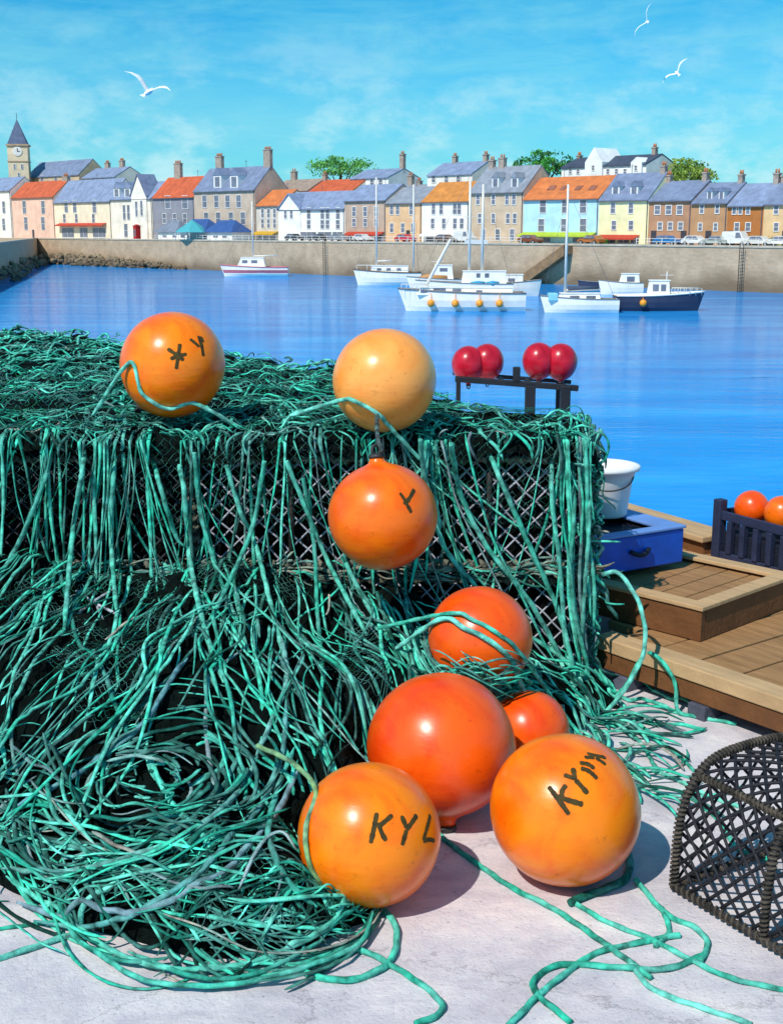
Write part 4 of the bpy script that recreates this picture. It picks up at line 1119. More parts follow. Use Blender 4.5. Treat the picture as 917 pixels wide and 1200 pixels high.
mb = MB(); rd = [qA-qn*.7, qB-qn*.7, qB-qn*400, qA-qn*400]; mb.add([(p.x, p.y, QZ+.006) for p in rd], [(0, 3, 2, 1)]); tag(mb.build('quay_road', M_ROAD), kind='structure')
# rocks banked against the left end of the quay
mb = MB(); rr = random.Random(5)
for i in range(330):
    px = rr.uniform(-8, 220)**1.0; t = max(0, (px-120)/130)
    p = on_line(max(px, 44)); 
    if px < 44:
        q = (44-px)/50; p = farw[1].lerp(farw[2], q)
    dd = rr.uniform(.3, 4.0)*(1-.7*t); sz = rr.uniform(.4, 1.1)*(1-.4*t)
    nn = qn if px >= 44 else Vector((.85, -.5, 0))
    c = Vector((p.x, p.y, 0))+nn*dd; z = WATER_Z+max(.1, (5.5-dd)*.55*(1-t)-rr.uniform(0, .8))
    M3 = Matrix.Translation((c.x, c.y, z-.2)) @ Matrix.Rotation(rr.uniform(0, 3), 4, (rr.random(), rr.random(), 1)) @ Matrix.Diagonal((sz, sz*rr.uniform(.6, 1), sz*rr.uniform(.4, .8), 1))
    vs = []
    for a in range(6):
        for b in range(3): 
            ph = math.pi*(b+.5)/3; vs.append(M3 @ (Vector((math.sin(ph)*math.cos(a*1.047), math.sin(ph)*math.sin(a*1.047), math.cos(ph)))*rr.uniform(.75, 1.1)))
    fs = [(a*3+b, ((a+1) % 6)*3+b, ((a+1) % 6)*3+b+1, a*3+b+1) for a in range(6) for b in range(2)]+[tuple(a*3 for a in range(5, -1, -1)), tuple(a*3+2 for a in range(6))]
    mb.add(vs, fs)
tag(mb.build('shore_rocks', M_QR), 'brown rocks banked along the left foot of the far quay', 'rocks', kind='stuff')
# slipway ramp down the quay face, and ladders
def qbox(name, px0, px1, out0, out1, z0, z1, m, parent=None):
    pass
a = on_line(671); b = on_line(612); ra = Vector((a.x, a.y, 0))
ramp = tag(empty('stone_steps', ra, ang_q), 'worn brown stone steps slanting down the face of the far quay', 'steps')
L_ = (Vector((b.x, b.y, 0))-ra).length
mb = MB(); nst = 24
for i in range(nst):
    x1 = -L_*i/nst; x0 = -L_*(i+1)/nst; zt = QZ-.1-(QZ-.1-WATER_Z-.15)*i/nst
    mb.box(x0, -2.0, max(zt-1.3, WATER_Z-1), x1-.002, -.02, zt)
mb.xprism([(0, 0), (0, 0), (0, 0)], 0, 0) if False else None
mb.build('step_flight', mat('worn_brown_stone', '#a58563', .85, .9, scale=.9, var=.35, bump=.4), ramp)
zt0, zt1 = QZ-.05, WATER_Z+.2
mb = MB(); v = [(0, -2.25, zt0+.1), (0, -2.03, zt0+.1), (0, -2.25, zt0-1.6), (0, -2.03, zt0-1.6), (-L_, -2.25, zt1+.1), (-L_, -2.03, zt1+.1), (-L_, -2.25, zt1-1.6), (-L_, -2.03, zt1-1.6)]
mb.add(v, [(0,1,3,2),(4,6,7,5),(0,4,5,1),(2,3,7,6),(0,2,6,4),(1,5,7,3)]); mb.build('side_wall', mat('worn_brown_stone_side', '#9c7a58', .85, .9, scale=.9, var=.35, bump=.4), ramp)
M_LAD = mat('dark_weedy_ladder', '#4a453f', .8, .8, scale=2, var=.4, bump=.3)
for px, lb in ((383, 'dark iron ladder on the quay wall below the white cafe house'), (872, 'dark iron ladder on the quay wall at the right, below the orange brown house')):
    a = on_line(px); t = tag(empty('quay_ladder', (a.x, a.y, 0), ang_q), lb, 'ladder', 'ladders on the far quay wall')
    for s in (-.3, .3):
        mb = MB(); mb.box(s-.04, -.75, WATER_Z-.5, s+.04, -.66, QZ+.3); mb.build('rail', M_LAD, t)
    z = WATER_Z
    while z < QZ: mb = MB(); mb.box(-.24, -.72, z, .24, -.68, z+.06); z += .45; mb.build('rung', M_LAD, t)

# ================================================================== HOUSES
def paint(h, k=.9): return mat('harled_wall_'+h[1:], h, k*1.18, .88, scale=.4, var=.2, bump=.25, bscale=5, dist=.05)  # gain pales the wall paints, imitating haze over distance
def slate(h='#6f7d9c'): return mat('roof_slate_'+h[1:], h, .8, .75, scale=.7, var=.28, bump=.5, stretch=(1, 1, 1), bscale=4, dist=.08)
M_PANE = mat('hazed_window_glass', '#7d7f8e', .9, .2, scale=.8, var=.4, bump=0, spec=.6)  # pane grey paled, so the haze is in its colour
M_FRM = mat('white_window_frame', '#f1ece6', .9, .6, scale=2, var=.08, bump=0)
M_STN = mat('sandstone_trim', '#c7ab8c', .88, .85, scale=1, var=.25, bump=.2)
M_CHM = mat('chimney_stone', '#b5a294', .85, .9, scale=1.5, var=.3, bump=.3)  # stone lightened as painted haze
M_POT = mat('clay_pot', '#c57b52', .85, .8, scale=2, var=.2, bump=0)
M_GUTTER = mat('grey_gutter', '#6b6a70', .8, .6, scale=2, var=.2, bump=0)
M_DOOR = mat('dark_door', '#4d4850', .8, .5, scale=1, var=.3, bump=0)
WALLN = [0]
def window(root, x, z, w, h, y=0.0, frame=None, lintel=True):
    mb = MB(); t = .12; o = -.10
    mb.box(x-w/2-t, y+o, z-h/2-t, x+w/2+t, y-.002, z-h/2); mb.box(x-w/2-t, y+o, z+h/2, x+w/2+t, y-.002, z+h/2+t)
    mb.box(x-w/2-t, y+o, z-h/2+.002, x-w/2, y-.002, z+h/2-.002); mb.box(x+w/2, y+o, z-h/2+.002, x+w/2+t, y-.002, z+h/2-.002)
    mb.box(x-w/2+.002, y-.075, z-.035, x+w/2-.002, y-.045, z+.035)
    f = mb.build('window', frame or M_FRM, root)
    mb = MB(); mb.box(x-w/2, y-.04, z-h/2, x+w/2, y-.004, z+h/2); mb.build('pane', M_PANE, f)
    return f
def chimney(root, x, y, zb, ht, w=1.3, d=.8, pots=3, m=None):
    mb = MB(); mb.box(x-w/2, y-d/2, zb, x+w/2, y+d/2, zb+ht); mb.box(x-w/2-.1, y-d/2-.1, zb+ht+.003, x+w/2+.1, y+d/2+.1, zb+ht+.22)
    c = mb.build('chimney', m or M_CHM, root)
    mb = MB()
    for i in range(pots):
        px = x-w/2+w*(i+.5)/pots; mb.lathe([(.13, 0), (.16, .25), (.12, .6)], 8, M=Matrix.Translation((px, y, zb+ht+.225)))
    mb.build('chimney_pots', M_POT, c)
def dormer(root, x, z, w, h, ys, m_roof, wall=None):
    """small gabled dormer whose front stands at local depth ys"""
    mb = MB(); mb.box(x-w/2, ys, z-h/2, x+w/2, ys+2.4, z+h/2)
    d = mb.build('dormer', wall or M_FRM, root)
    mb = MB(); mb.add([(x-w/2-.15, ys-.15, z+h/2-.05), (x+w/2+.15, ys-.15, z+h/2-.05), (x, ys-.15, z+h/2+w*.55), (x-w/2-.15, ys+3, z+h/2-.05), (x+w/2+.15, ys+3, z+h/2-.05), (x, ys+3, z+h/2+w*.55)], [(0,1,2),(3,5,4),(0,2,5,3),(1,4,5,2),(0,3,4,1)])
    mb.build('dormer_roof', m_roof, d)
    mb = MB(); mb.box(x-w*.3, ys-.05, z-h*.36, x+w*.3, ys-.003, z+h*.36); mb.build('pane', M_PANE, d)
def house(px0, px1, eave, ridge, wall, roofm, label, rows=(), back=8.0, depth=9.0, base=QZ, chim=(), dorm=(), gable=None, shop=None, extra=None, frame=None, name='harbour_house', ov=.3, skyl=(), group=None, door=None):
    """rows: (window centre py, [window centre px], w, h in px)"""
    a = on_line(px0, back); b = on_line(px1, back); A_ = Vector((a.x, a.y, 0)); W = (Vector((b.x, b.y, 0))-A_).length
    root = tag(empty(name, (a.x, a.y, base), ang_q), label, 'house' if 'house' in name else name.split('_')[-1], group)
    def loc(px, py):
        q = on_line(px, back, py); return (Vector((q.x, q.y, 0))-A_).length*(1 if px >= px0 else -1), q.z-base
    sc = W/max(1, (px1-px0))
    xm = (px0+px1)/2
    hE = loc(xm, eave)[1]
    # ridge stands half a depth further back
    o = on_line(xm, back+depth/2, ridge); hR = o.z-base
    m = wall
    mb = MB()
    if gable:  # gable faces the harbour
        hR = loc(xm, ridge)[1]
        mb.add([(0,0,-1),(W,0,-1),(W,0,hE),(W/2,0,hR),(0,0,hE),(0,depth,-1),(W,depth,-1),(W,depth,hE),(W/2,depth,hR),(0,depth,hE)], [(0,1,2,3,4),(5,9,8,7,6),(0,4,9,5),(1,6,7,2),(0,5,6,1),(4,3,8,9),(3,2,7,8)])
        mb.build('wall', m, root); mb = MB()
        for s in (0, 1):
            x0, x1 = (0, W/2) if s == 0 else (W, W/2); dx = -.3 if s == 0 else .3; dz = -.3*(hR-hE)/(W/2)
            v = [(x0+dx,-.3,hE+.02+dz),(x1,-.3,hR+.02),(x1,depth+.2,hR+.02),(x0+dx,depth+.2,hE+.02+dz)]; v += [(p[0],p[1],p[2]+.22) for p in v]
            mb.add(v, [(0,1,2,3),(7,6,5,4),(0,4,5,1),(1,5,6,2),(2,6,7,3),(3,7,4,0)])
        rf = mb.build('roof', roofm, root)
        rslope = lambda z: 0
    else:
        mb.add([(0,0,-1),(W,0,-1),(W,depth,-1),(0,depth,-1),(0,0,hE),(W,0,hE),(W,depth,hE),(0,depth,hE),(0,depth/2,hR),(W,depth/2,hR)], [(0,1,5,4),(2,3,7,6),(0,4,8,7,3),(1,2,6,9,5),(0,3,2,1),(4,5,9,8),(6,7,8,9)])
        mb.build('wall', m, root); mb = MB()
        k = (hR-hE)/(depth/2)
        for s in (0, 1):
            y0, y1 = (-ov, depth/2) if s == 0 else (depth+ov, depth/2)
            v = [(-.02,y0,hE-ov*k+.03),(W+.02,y0,hE-ov*k+.03),(W+.02,y1,hR+.03),(-.02,y1,hR+.03)]; v += [(p[0],p[1],p[2]+.2) for p in v]
            mb.add(v, [(0,3,2,1),(4,5,6,7),(0,1,5,4),(1,2,6,5),(2,3,7,6),(3,0,4,7)])
        rf = mb.build('roof', roofm, root)
    for (py, pxs, w, h) in rows:
        for px in pxs:
            x, z = loc(px, py); window(root, x, z, w*sc, h*sc, frame=frame)
    for (px, hpx, wpx) in chim:
        x, _ = loc(px, ridge); x = min(max(x, wpx*sc/2), W-wpx*sc/2)
        chimney(rf, x, depth/2, hR-.9, hpx*sc*.75+.9, w=wpx*sc, pots=max(2, int(wpx*sc/.5)))
    for (px, py, w, h) in dorm:
        x, z = loc(px, py); q = (z-h*sc/2-hE)/max(.1, (hR-hE))*depth/2
        # refine depth: same direction further back
        y = max(.15, q*.9); dormer(rf, x, z+y*.02, w*sc, h*sc, y, roofm)
    for (px, py, w, h) in skyl:
        x, z = loc(px, py); y = (z-hE)/(hR-hE)*depth/2; k = (hR-hE)/(depth/2); sl = h*sc/2
        mb = MB(); v = [(x-w*sc/2, y-sl, z-sl*k+.26), (x+w*sc/2, y-sl, z-sl*k+.26), (x+w*sc/2, y+sl, z+sl*k+.26), (x-w*sc/2, y+sl, z+sl*k+.26)]; v += [(p[0], p[1]-.03, p[2]+.07) for p in v]
        mb.add(v, [(0,3,2,1),(4,5,6,7),(0,1,5,4),(1,2,6,5),(2,3,7,6),(3,0,4,7)]); mb.build('skylight', mat('skylight_glass', '#a66a55', .8, .4, scale=1, var=.3, bump=0), rf)
    if shop:   # dark shop windows behind an awning
        (s0, s1, top, acol, panes, awn) = shop
        x0, zt = loc(s0, top); x1, _ = loc(s1, top)
        for (pa, pb, pt, pbot) in panes:
            xa, za = loc(pa, pt); xb, zb_ = loc(pb, pbot); zb_ = max(zb_, .25)
            mb = MB(); mb.box(xa, -.10, zb_, xb, -.003, za); s_ = mb.build('shop_window', M_PANE, root)
            mb = MB(); mb.box(xa-.12, -.16, za+.002, xb+.12, -.004, za+.16); mb.box(xa-.12, -.16, zb_-.16, xb+.12, -.004, zb_-.002); mb.box((xa+xb)/2-.04, -.14, zb_, (xa+xb)/2+.04, -.102, za); mb.build('frame', M_FRM, s_)
        if awn:
            mb = MB(); mb.xprism([(-.02, zt), (-1.5, zt-.55), (-1.5, zt-.75), (-1.46, zt-.75), (-1.46, zt-.60), (-.02, zt-.12)], x0, x1)
            mb.build('awning', acol, root)
    # gutter along the eaves and a downpipe at one end
    if not gable and back < 10:
        mb = MB(); mb.box(.02, -ov-.12, hE-ov*k+.0-.02, W-.02, -ov-.003, hE-ov*k+.10); mb.box(W-.32, -.13, .1, W-.2, -.01, hE-.25); mb.build('gutter', M_GUTTER, root)
        # television aerial on the ridge
        if W > 7: mb = MB(); ax = W*random.uniform(.2, .8); mb.box(ax-.03, depth/2-.03, hR, ax+.03, depth/2+.03, hR+1.6); mb.box(ax-.6, depth/2-.02, hR+1.3, ax+.6, depth/2+.02, hR+1.35); mb.build('aerial', M_GUTTER, rf)
    if door:
        for px in door:
            x, z = loc(px, 283); mb = MB(); mb.box(x-.5, -.07, .02, x+.5, -.003, 2.15); mb.build('door', M_DOOR, root)
    if extra: extra(root, loc, W, hE, hR, sc)
    return root
SL, SL2, SL3 = slate('#909fbe'), slate('#8491ae'), slate('#9aa0ac')  # slates lightened to stand in for distance haze
OR1, OR2, OR3 = slate('#d9673f'), slate('#e08148'), slate('#dd8f45')
G = 'houses along the far quay'
BASE = 283
RED = mat('red_canvas', '#c8452f', .85, .8, scale=1, var=.15, bump=.1)
YEL = mat('yellow_canvas', '#d8a82c', .85, .8, scale=1, var=.15, bump=.1)
LIME = mat('lime_canvas', '#b9cf3a', .85, .8, scale=1, var=.15, bump=.1)
house(-34, 16, 224, 210, paint('#ebe4da'), SL, 'white house at the far left edge below the clock tower', [(243, [5, -12], 3, 6), (263, [5, -12], 3, 6)], group=G)
house(17, 66, 231, 214, paint('#e3bba6'), OR1, 'pink house with orange red roof below the clock tower', [(243, [29, 51], 4, 7), (262, [31, 51], 4, 7)], chim=[(64, 3, 5)], group=G, door=[40])
house(66, 132, 236, 212, paint('#e9d9bd'), SL, 'long cream house with slate roof and a red shop awning', [(242, [78, 88, 111], 4, 7), (256, [76, 90, 110], 3, 5)], group=G,
      shop=(70, 125, 261.5, RED, [(73, 87, 267, 278), (94, 103, 267, 278), (109, 124, 267, 278)], True))
def gab(root, loc, W, hE, hR, sc):
    x, z = loc(164, 228); x2, z2 = loc(164, 205); w = 17*sc
    mb = MB(); mb.add([(x-w/2,-.4,0),(x+w/2,-.4,0),(x+w/2,-.4,z),(x,-.4,z2),(x-w/2,-.4,z),(x-w/2,4,0),(x+w/2,4,0),(x+w/2,4,z),(x,4,z2),(x-w/2,4,z)], [(0,1,2,3,4),(5,9,8,7,6),(0,4,9,5),(1,6,7,2),(0,5,6,1),(4,3,8,9),(3,2,7,8)])
    mb.build('gable_bay', paint('#e9dfd0'), root)
    mb = MB()
    for s in (-1, 1):
        v = [(x+s*(w/2+.3),-.7,z-.45),(x,-.7,z2+.05),(x,4.2,z2+.05),(x+s*(w/2+.3),4.2,z-.45)]; v += [(p[0],p[1],p[2]+.2) for p in v]
        mb.add(v, [(0,1,2,3),(7,6,5,4),(0,4,5,1),(1,5,6,2),(2,6,7,3),(3,7,4,0)])
    mb.build('gable_roof', SL2, root)
    for px, py in ((162, 245), (168, 244)):
        a, b = loc(px, py); window(root, a, b, 2.4*sc, 9*sc, y=-.4)
house(132, 180, 233, 215, paint('#e8dccb'), SL, 'white house with dormers and a pointed slate gable bay', [(249, [146, 151], 3, 9), (270, [148], 4, 8)], dorm=[(127+8, 226, 7, 6), (148, 226, 7, 6)], group=G, extra=gab)
house(181, 229, 231, 209, paint('#8d8b93'), OR1, 'grey walled house with orange red roof and tall chimney', [(237, [197, 217], 6, 8), (256, [193, 205, 217], 4, 6)], chim=[(190, 12, 7)], group=G)
house(229, 300, 223, 198, paint('#c3ad99'), SL2, 'large stone house with slate roof, two white dormers and twin chimneys', [(236, [240, 254, 267, 280], 5, 8), (256, [242, 256, 271, 285], 5, 8), (274, [242, 262, 282], 5, 8)], door=[292], dorm=[(253, 213, 9, 9), (273, 213, 9, 9)], chim=[(238, 11, 7), (297, 14, 7)], group=G)
house(301, 329, 241, 224, paint('#cfc3b4'), OR2, 'narrow pale stone house with orange roof beside the big slate one', [(250, [308, 315, 322], 3, 6), (262, [308, 315, 322], 3, 6)], group=G, shop=(301, 326, 271, YEL, [(303, 324, 275, 283)], True))
def gab2(root, loc, W, hE, hR, sc):
    for c, w_ in ((340, 26),):
        x, z = loc(c, 244); x2, z2 = loc(c, 228); w = w_*sc
        mb = MB(); mb.add([(x-w/2,-.3,0),(x+w/2,-.3,0),(x+w/2,-.3,z),(x,-.3,z2),(x-w/2,-.3,z),(x-w/2,4,0),(x+w/2,4,0),(x+w/2,4,z),(x,4,z2),(x-w/2,4,z)], [(0,1,2,3,4),(5,9,8,7,6),(0,4,9,5),(1,6,7,2),(0,5,6,1),(4,3,8,9),(3,2,7,8)])
        mb.build('gable_bay', paint('#f0ebe4'), root)
        mb = MB()
        for s in (-1, 1):
            v = [(x+s*(w/2+.3),-.6,z-.35),(x,-.6,z2+.05),(x,4.2,z2+.05),(x+s*(w/2+.3),4.2,z-.35)]; v += [(p[0],p[1],p[2]+.2) for p in v]
            mb.add(v, [(0,1,2,3),(7,6,5,4),(0,4,5,1),(1,5,6,2),(2,6,7,3),(3,7,4,0)])
        mb.build('gable_roof', SL, root)
        for px, py in ((336, 251), (343, 251)): a, b = loc(px, py); window(root, a, b, 3*sc, 6*sc, y=-.3)
house(327, 404, 245, 226, paint('#f0ebe4'), SL, 'white cafe house with pale slate roof and gabled left wing', [(250, [362, 378, 384, 396], 4, 8), (263, [362, 378, 384, 396], 4, 6)], group=G, extra=gab2,
      shop=(330, 402, 270, M_DOOR, [(331, 348, 272, 284), (351, 370, 272, 284), (373, 388, 272, 284), (390, 401, 272, 284)], False))
house(404, 452, 235, 218, paint('#b89f8c'), SL, 'taupe stone house with slate roof and red shop awning', [(248, [415, 428, 441], 4, 7), (261, [415, 428, 441], 4, 6)], group=G, shop=(408, 450, 271.5, RED, [(411, 428, 275, 284), (432, 448, 275, 284)], True))
house(452, 494, 238, 221, paint('#dcb389'), SL3, 'peach house with slate roof behind the red car', [(246, [459, 466, 482], 4, 7), (267, [459, 472, 484], 4, 7)], group=G, door=[478])
house(494, 549, 236, 215, paint('#ece5dc'), OR3, 'white house with bright orange roof near the middle', [(245, [508, 517, 533, 538], 4, 8), (262, [507, 520, 533, 541], 4, 8)], group=G,
      shop=(497, 546, 272, M_FRM, [(500, 515, 276, 287), (518, 528, 276, 287), (531, 545, 276, 287)], True))
house(549, 612, 225, 197, paint('#c5ad93'), SL3, 'beige stone house with big slate roof and two white dormers', [(234, [560, 578, 594, 602], 4, 8), (256, [562, 578, 595, 603], 4, 8), (275, [566, 583, 600], 5, 9)], dorm=[(577, 214, 8, 9), (600, 214, 8, 9)], chim=[(556, 8, 5), (568, 10, 6)], group=G)
house(612, 700, 233, 209, paint('#b4d9e2'), OR2, 'pale blue house with orange roof and lime awnings', [(242, [636, 662, 683], 7, 11), (264, [634, 661, 683], 7, 11)], skyl=[(637, 222, 8, 5), (651, 222, 6, 5), (669, 222, 7, 5), (686, 222, 7, 5)], group=G,
      shop=(612, 698, 272, LIME, [(628, 644, 278, 288), (671, 688, 278, 288)], True))
house(700, 758, 234, 205, paint('#ecdfae'), SL2, 'pale yellow house with slate roof, two dormers and a red awning', [(244, [718, 739], 5, 9), (264, [719, 739], 5, 8)], dorm=[(717, 223, 9, 8), (739, 223, 9, 8)], chim=[(757, 8, 5)], group=G,
      shop=(702, 749, 275, RED, [(708, 720, 281, 288), (724, 736, 281, 288), (739, 747, 281, 288)], True))
house(758, 808, 235, 214, paint('#b28466'), SL2, 'reddish brown stone house with chimneys at both ends of its slate roof', [(246, [770, 783, 796], 6, 8), (265, [773, 785, 797], 5, 7)], door=[765, 800], chim=[(761, 8, 5), (806, 10, 5)], group=G)
house(808, 850, 238, 216, paint('#b98c66'), SL2, 'light brown stone house with two small white dormers', [(245, [822, 840], 4, 8), (266, [820, 838], 4, 7)], dorm=[(828, 229, 6, 9), (842, 229, 6, 9)], door=[829], chim=[(848, 10, 5)], group=G)
house(850, 892, 241, 217, paint('#b5703a'), SL, 'orange brown house with plain slate roof near the right edge', [(246, [860, 867, 876], 4, 8), (266, [863, 876], 5, 8)], door=[856], chim=[(890, 13, 6)], group=G)
house(892, 950, 239, 214, paint('#dfba8a'), SL2, 'peach coloured house cut by the right edge', [(246, [909, 930], 5, 8), (266, [909, 930], 5, 8)], door=[919], chim=[(899, 8, 6)], group=G)
# ---- second row behind
B = 'houses of the upper row behind the quay'
house(36, 97, 206, 190, paint('#c9b395'), SL2, 'hall with long slate roof beside the clock tower', [(212, [50, 66, 82], 3, 6)], back=24, group=B)
house(100, 139, 208, 198, paint('#e4dccf'), SL, 'small white house with slate roof above the cream one', [(213, [110, 122, 132], 4, 4)], back=22, chim=[(109, 4, 4), (126, 5, 4)], group=B)
house(318, 362, 224, 212, paint('#bfae9c'), slate('#b09a8a'), 'low taupe roofed house behind the white cafe house', [], back=20, chim=[(326, 8, 5)], group=B)
house(358, 412, 226, 212, paint('#e6dac8'), OR1, 'cream house with orange roof behind the white cafe house', [], back=20, chim=[(362, 6, 4)], group=B)
house(411, 455, 209, 200, paint('#ece7e2'), SL, 'white upper house with pale slate roof and a row of small windows', [(214, [417, 426, 436, 446], 4, 5)], back=24, chim=[(453, 14, 4)], group=B)
house(455, 497, 226, 218, paint('#cdbfae'), SL3, 'grey roofed house rising behind the peach one', [], back=19, chim=[(462, 10, 5), (472, 4, 4)], group=B)
house(500, 552, 205, 192, paint('#ece4da'), SL, 'upper white house with slate roof behind the bright orange roof', [(210, [508, 523, 537], 4, 5)], back=22, chim=[(514, 7, 4), (550, 7, 4)], group=B)
# white church-like building
def chg(root, loc, W, hE, hR, sc):
    for c, wd, top in ((697, 20, 173), (747, 12, 184)):
        x, z = loc(c, 190); _, z2 = loc(c, top); w = wd*sc
        mb = MB(); mb.add([(x-w/2,-.5,0),(x+w/2,-.5,0),(x+w/2,-.5,z),(x,-.5,z2),(x-w/2,-.5,z),(x-w/2,6,0),(x+w/2,6,0),(x+w/2,6,z),(x,6,z2),(x-w/2,6,z)], [(0,1,2,3,4),(5,9,8,7,6),(0,4,9,5),(1,6,7,2),(0,5,6,1),(4,3,8,9),(3,2,7,8)])
        mb.build('crow_step_gable', paint('#efece8'), root)
        window(root, x, z-1.0, 2.5*sc, 4*sc, y=-.5)
house(655, 753, 195, 185, paint('#efece8'), slate('#4a5468'), 'large white building with dark slate roof and pointed central gable on the skyline', [(201, [668, 677, 712, 722, 732, 741], 3, 4)], back=26, chim=[(660, 3, 4), (748, 8, 4)], group=B, extra=chg, name='white_hall_house')
# clock tower
tb = on_line(28.5, 20, 283); tp = lambda py: on_line(22.5, 20, py).z-QZ
tw = tag(empty('clock_tower', (tb.x, tb.y, QZ), ang_q), 'square sandstone clock tower with slate spire at the far left', 'clock tower'); tw.rotation_euler = (0, 0, math.atan2(tb.y, tb.x)-math.pi/2-.12)
sc = tb.y/FPX; hw = 11*sc; yb = -hw
mb = MB(); mb.box(-hw, -hw, -1, hw, hw, tp(172)); mb.build('shaft', paint('#dcc8aa'), tw)
mb = MB(); mb.box(-hw-.35, -hw-.35, tp(171.5), hw+.35, hw+.35, tp(169.5)); mb.box(-hw-.2, -hw-.2, tp(190), hw+.2, hw+.2, tp(189)); mb.build('cornice', M_STN, tw)
mb = MB(); zb, zt = tp(169.4), tp(139); h2 = hw*.98; mb.add([(-h2,-h2,zb),(h2,-h2,zb),(h2,h2,zb),(-h2,h2,zb),(0,0,zt)], [(0,1,4),(1,2,4),(2,3,4),(3,0,4),(3,2,1,0)]); mb.build('spire', slate('#5f6d8c'), tw)
mb = MB(); mb.tube([(0, 0, zt-.3), (0, 0, zt+1.6)], .07, 6); mb.build('finial', M_EYE, tw)
mb = MB(); Mc = Matrix.Translation((0, -hw-.02, tp(178))) @ Matrix.Rotation(math.pi/2, 4, 'X'); mb.lathe([(5.2*sc, 0), (5.2*sc, .12), (4.4*sc, .16)], 24, M=Mc, smooth=False); ck = mb.build('clock_face', M_FRM, tw)
mb = MB(); mb.box(-.09, -hw-.26, tp(178), .09, -hw-.2, tp(174.5)); mb.box(0, -hw-.26, tp(178)-.09, 2.6*sc, -hw-.2, tp(178)+.09); mb.build('clock_hands', M_EYE, ck)
for px, py in ((-4*sc, 196), (4*sc, 196), (0, 206)):
    window(tw, px, tp(py), 2*sc, 5*sc, y=-hw)
# low pavilion with blue roofs on the quay
pv = on_line(186, 2.5, 286); pvz = lambda py: on_line(186, 2.5, py).z-QZ
pe = on_line(272, 2.5, 286); PW = (Vector((pe.x, pe.y, 0))-Vector((pv.x, pv.y, 0))).length; ps = PW/86
pav = tag(empty('quay_pavilion', (pv.x, pv.y, QZ), ang_q), 'low white pavilion with blue roofs and a pale turquoise pointed canopy on the quay', 'pavilion')
mb = MB(); mb.box(0, 0, 0, PW, 5, pvz(272)); mb.build('wall', paint('#f0ece8'), pav)
M_BR = mat('blue_sheet_roof', '#3c5f9c', .85, .6, scale=1, var=.2, bump=.1); M_GRR = slate('#8b93a4'); M_TQ = mat('turquoise_canvas', '#4fb3bd', .85, .7, scale=1, var=.12, bump=.05)
def hip(x0, x1, z0, z1, m, name, y0=-.6, y1=5.4, inset=None):
    mb = MB(); i = inset if inset is not None else (y1-y0)/2*.8; ym = (y0+y1)/2
    mb.add([(x0,y0,z0),(x1,y0,z0),(x1,y1,z0),(x0,y1,z0),(x0+i,ym,z1),(x1-i,ym,z1)], [(0,1,5,4),(1,2,5),(2,3,4,5),(3,0,4),(3,2,1,0)]); return mb.build(name, m, pav)
hip(-1.0, 24*ps, pvz(271.8), pvz(258), M_GRR, 'roof'); hip(24*ps+.05, 58*ps, pvz(271.6), pvz(257), M_BR, 'roof'); hip(56*ps, 88*ps, pvz(272), pvz(258.5), M_BR, 'roof', y1=5.2)
mb = MB(); cx_ = 47*ps; r_ = 12*ps; zc0, zc1 = pvz(272), pvz(258)
mb.lathe([(r_, zc0), (r_*.72, zc0+(zc1-zc0)*.3), (r_*.3, zc0+(zc1-zc0)*.72), (.08, zc1)], 8, M=Matrix.Translation((cx_, -1.2, 0)), smooth=False); cn = mb.build('canopy', M_TQ, pav)
for dx in (-1, 1):
    mb = MB(); mb.tube([(cx_+dx*r_*.68, -1.2-r_*.68, 0), (cx_+dx*r_*.68, -1.2-r_*.68, zc0+.1)], .07, 6); mb.build('post', M_FRM, cn)
for i, px in enumerate((8, 20, 30, 38, 56, 68, 78)):
    mb = MB(); mb.box(px*ps-.8, -.06, .5, px*ps+.8, -.003, pvz(275.5)); mb.build('window', M_PANE, pav)
# telephone box
q = on_line(161, 4.0, 283); tb_ = tag(empty('telephone_box', (q.x, q.y, QZ), ang_q), 'red telephone box on the quay left of the pavilion', 'telephone box')
hgt = (on_line(161, 4.0, 265).z-QZ); M_RD = mat('gloss_red_paint', '#c51f22', .85, .4, scale=2, var=.1, bump=0)
mb = MB(); mb.box(-.62, -.62, 0, .62, .62, hgt); mb.box(-.7, -.7, hgt+.003, .7, .7, hgt+.16); mb.lathe([(.62, hgt+.165), (.45, hgt+.36), (.01, hgt+.42)], 12, c0=False); mb.build('cabin', M_RD, tb_)
mb = MB(); [mb.box(-.45+.31*i, -.65, .7+.42*k, -.17+.31*i, -.623, 1.06+.42*k) for i in range(3) for k in range(max(3, int((hgt-1.2)/.42)))]; mb.build('panes', M_PANE, tb_)

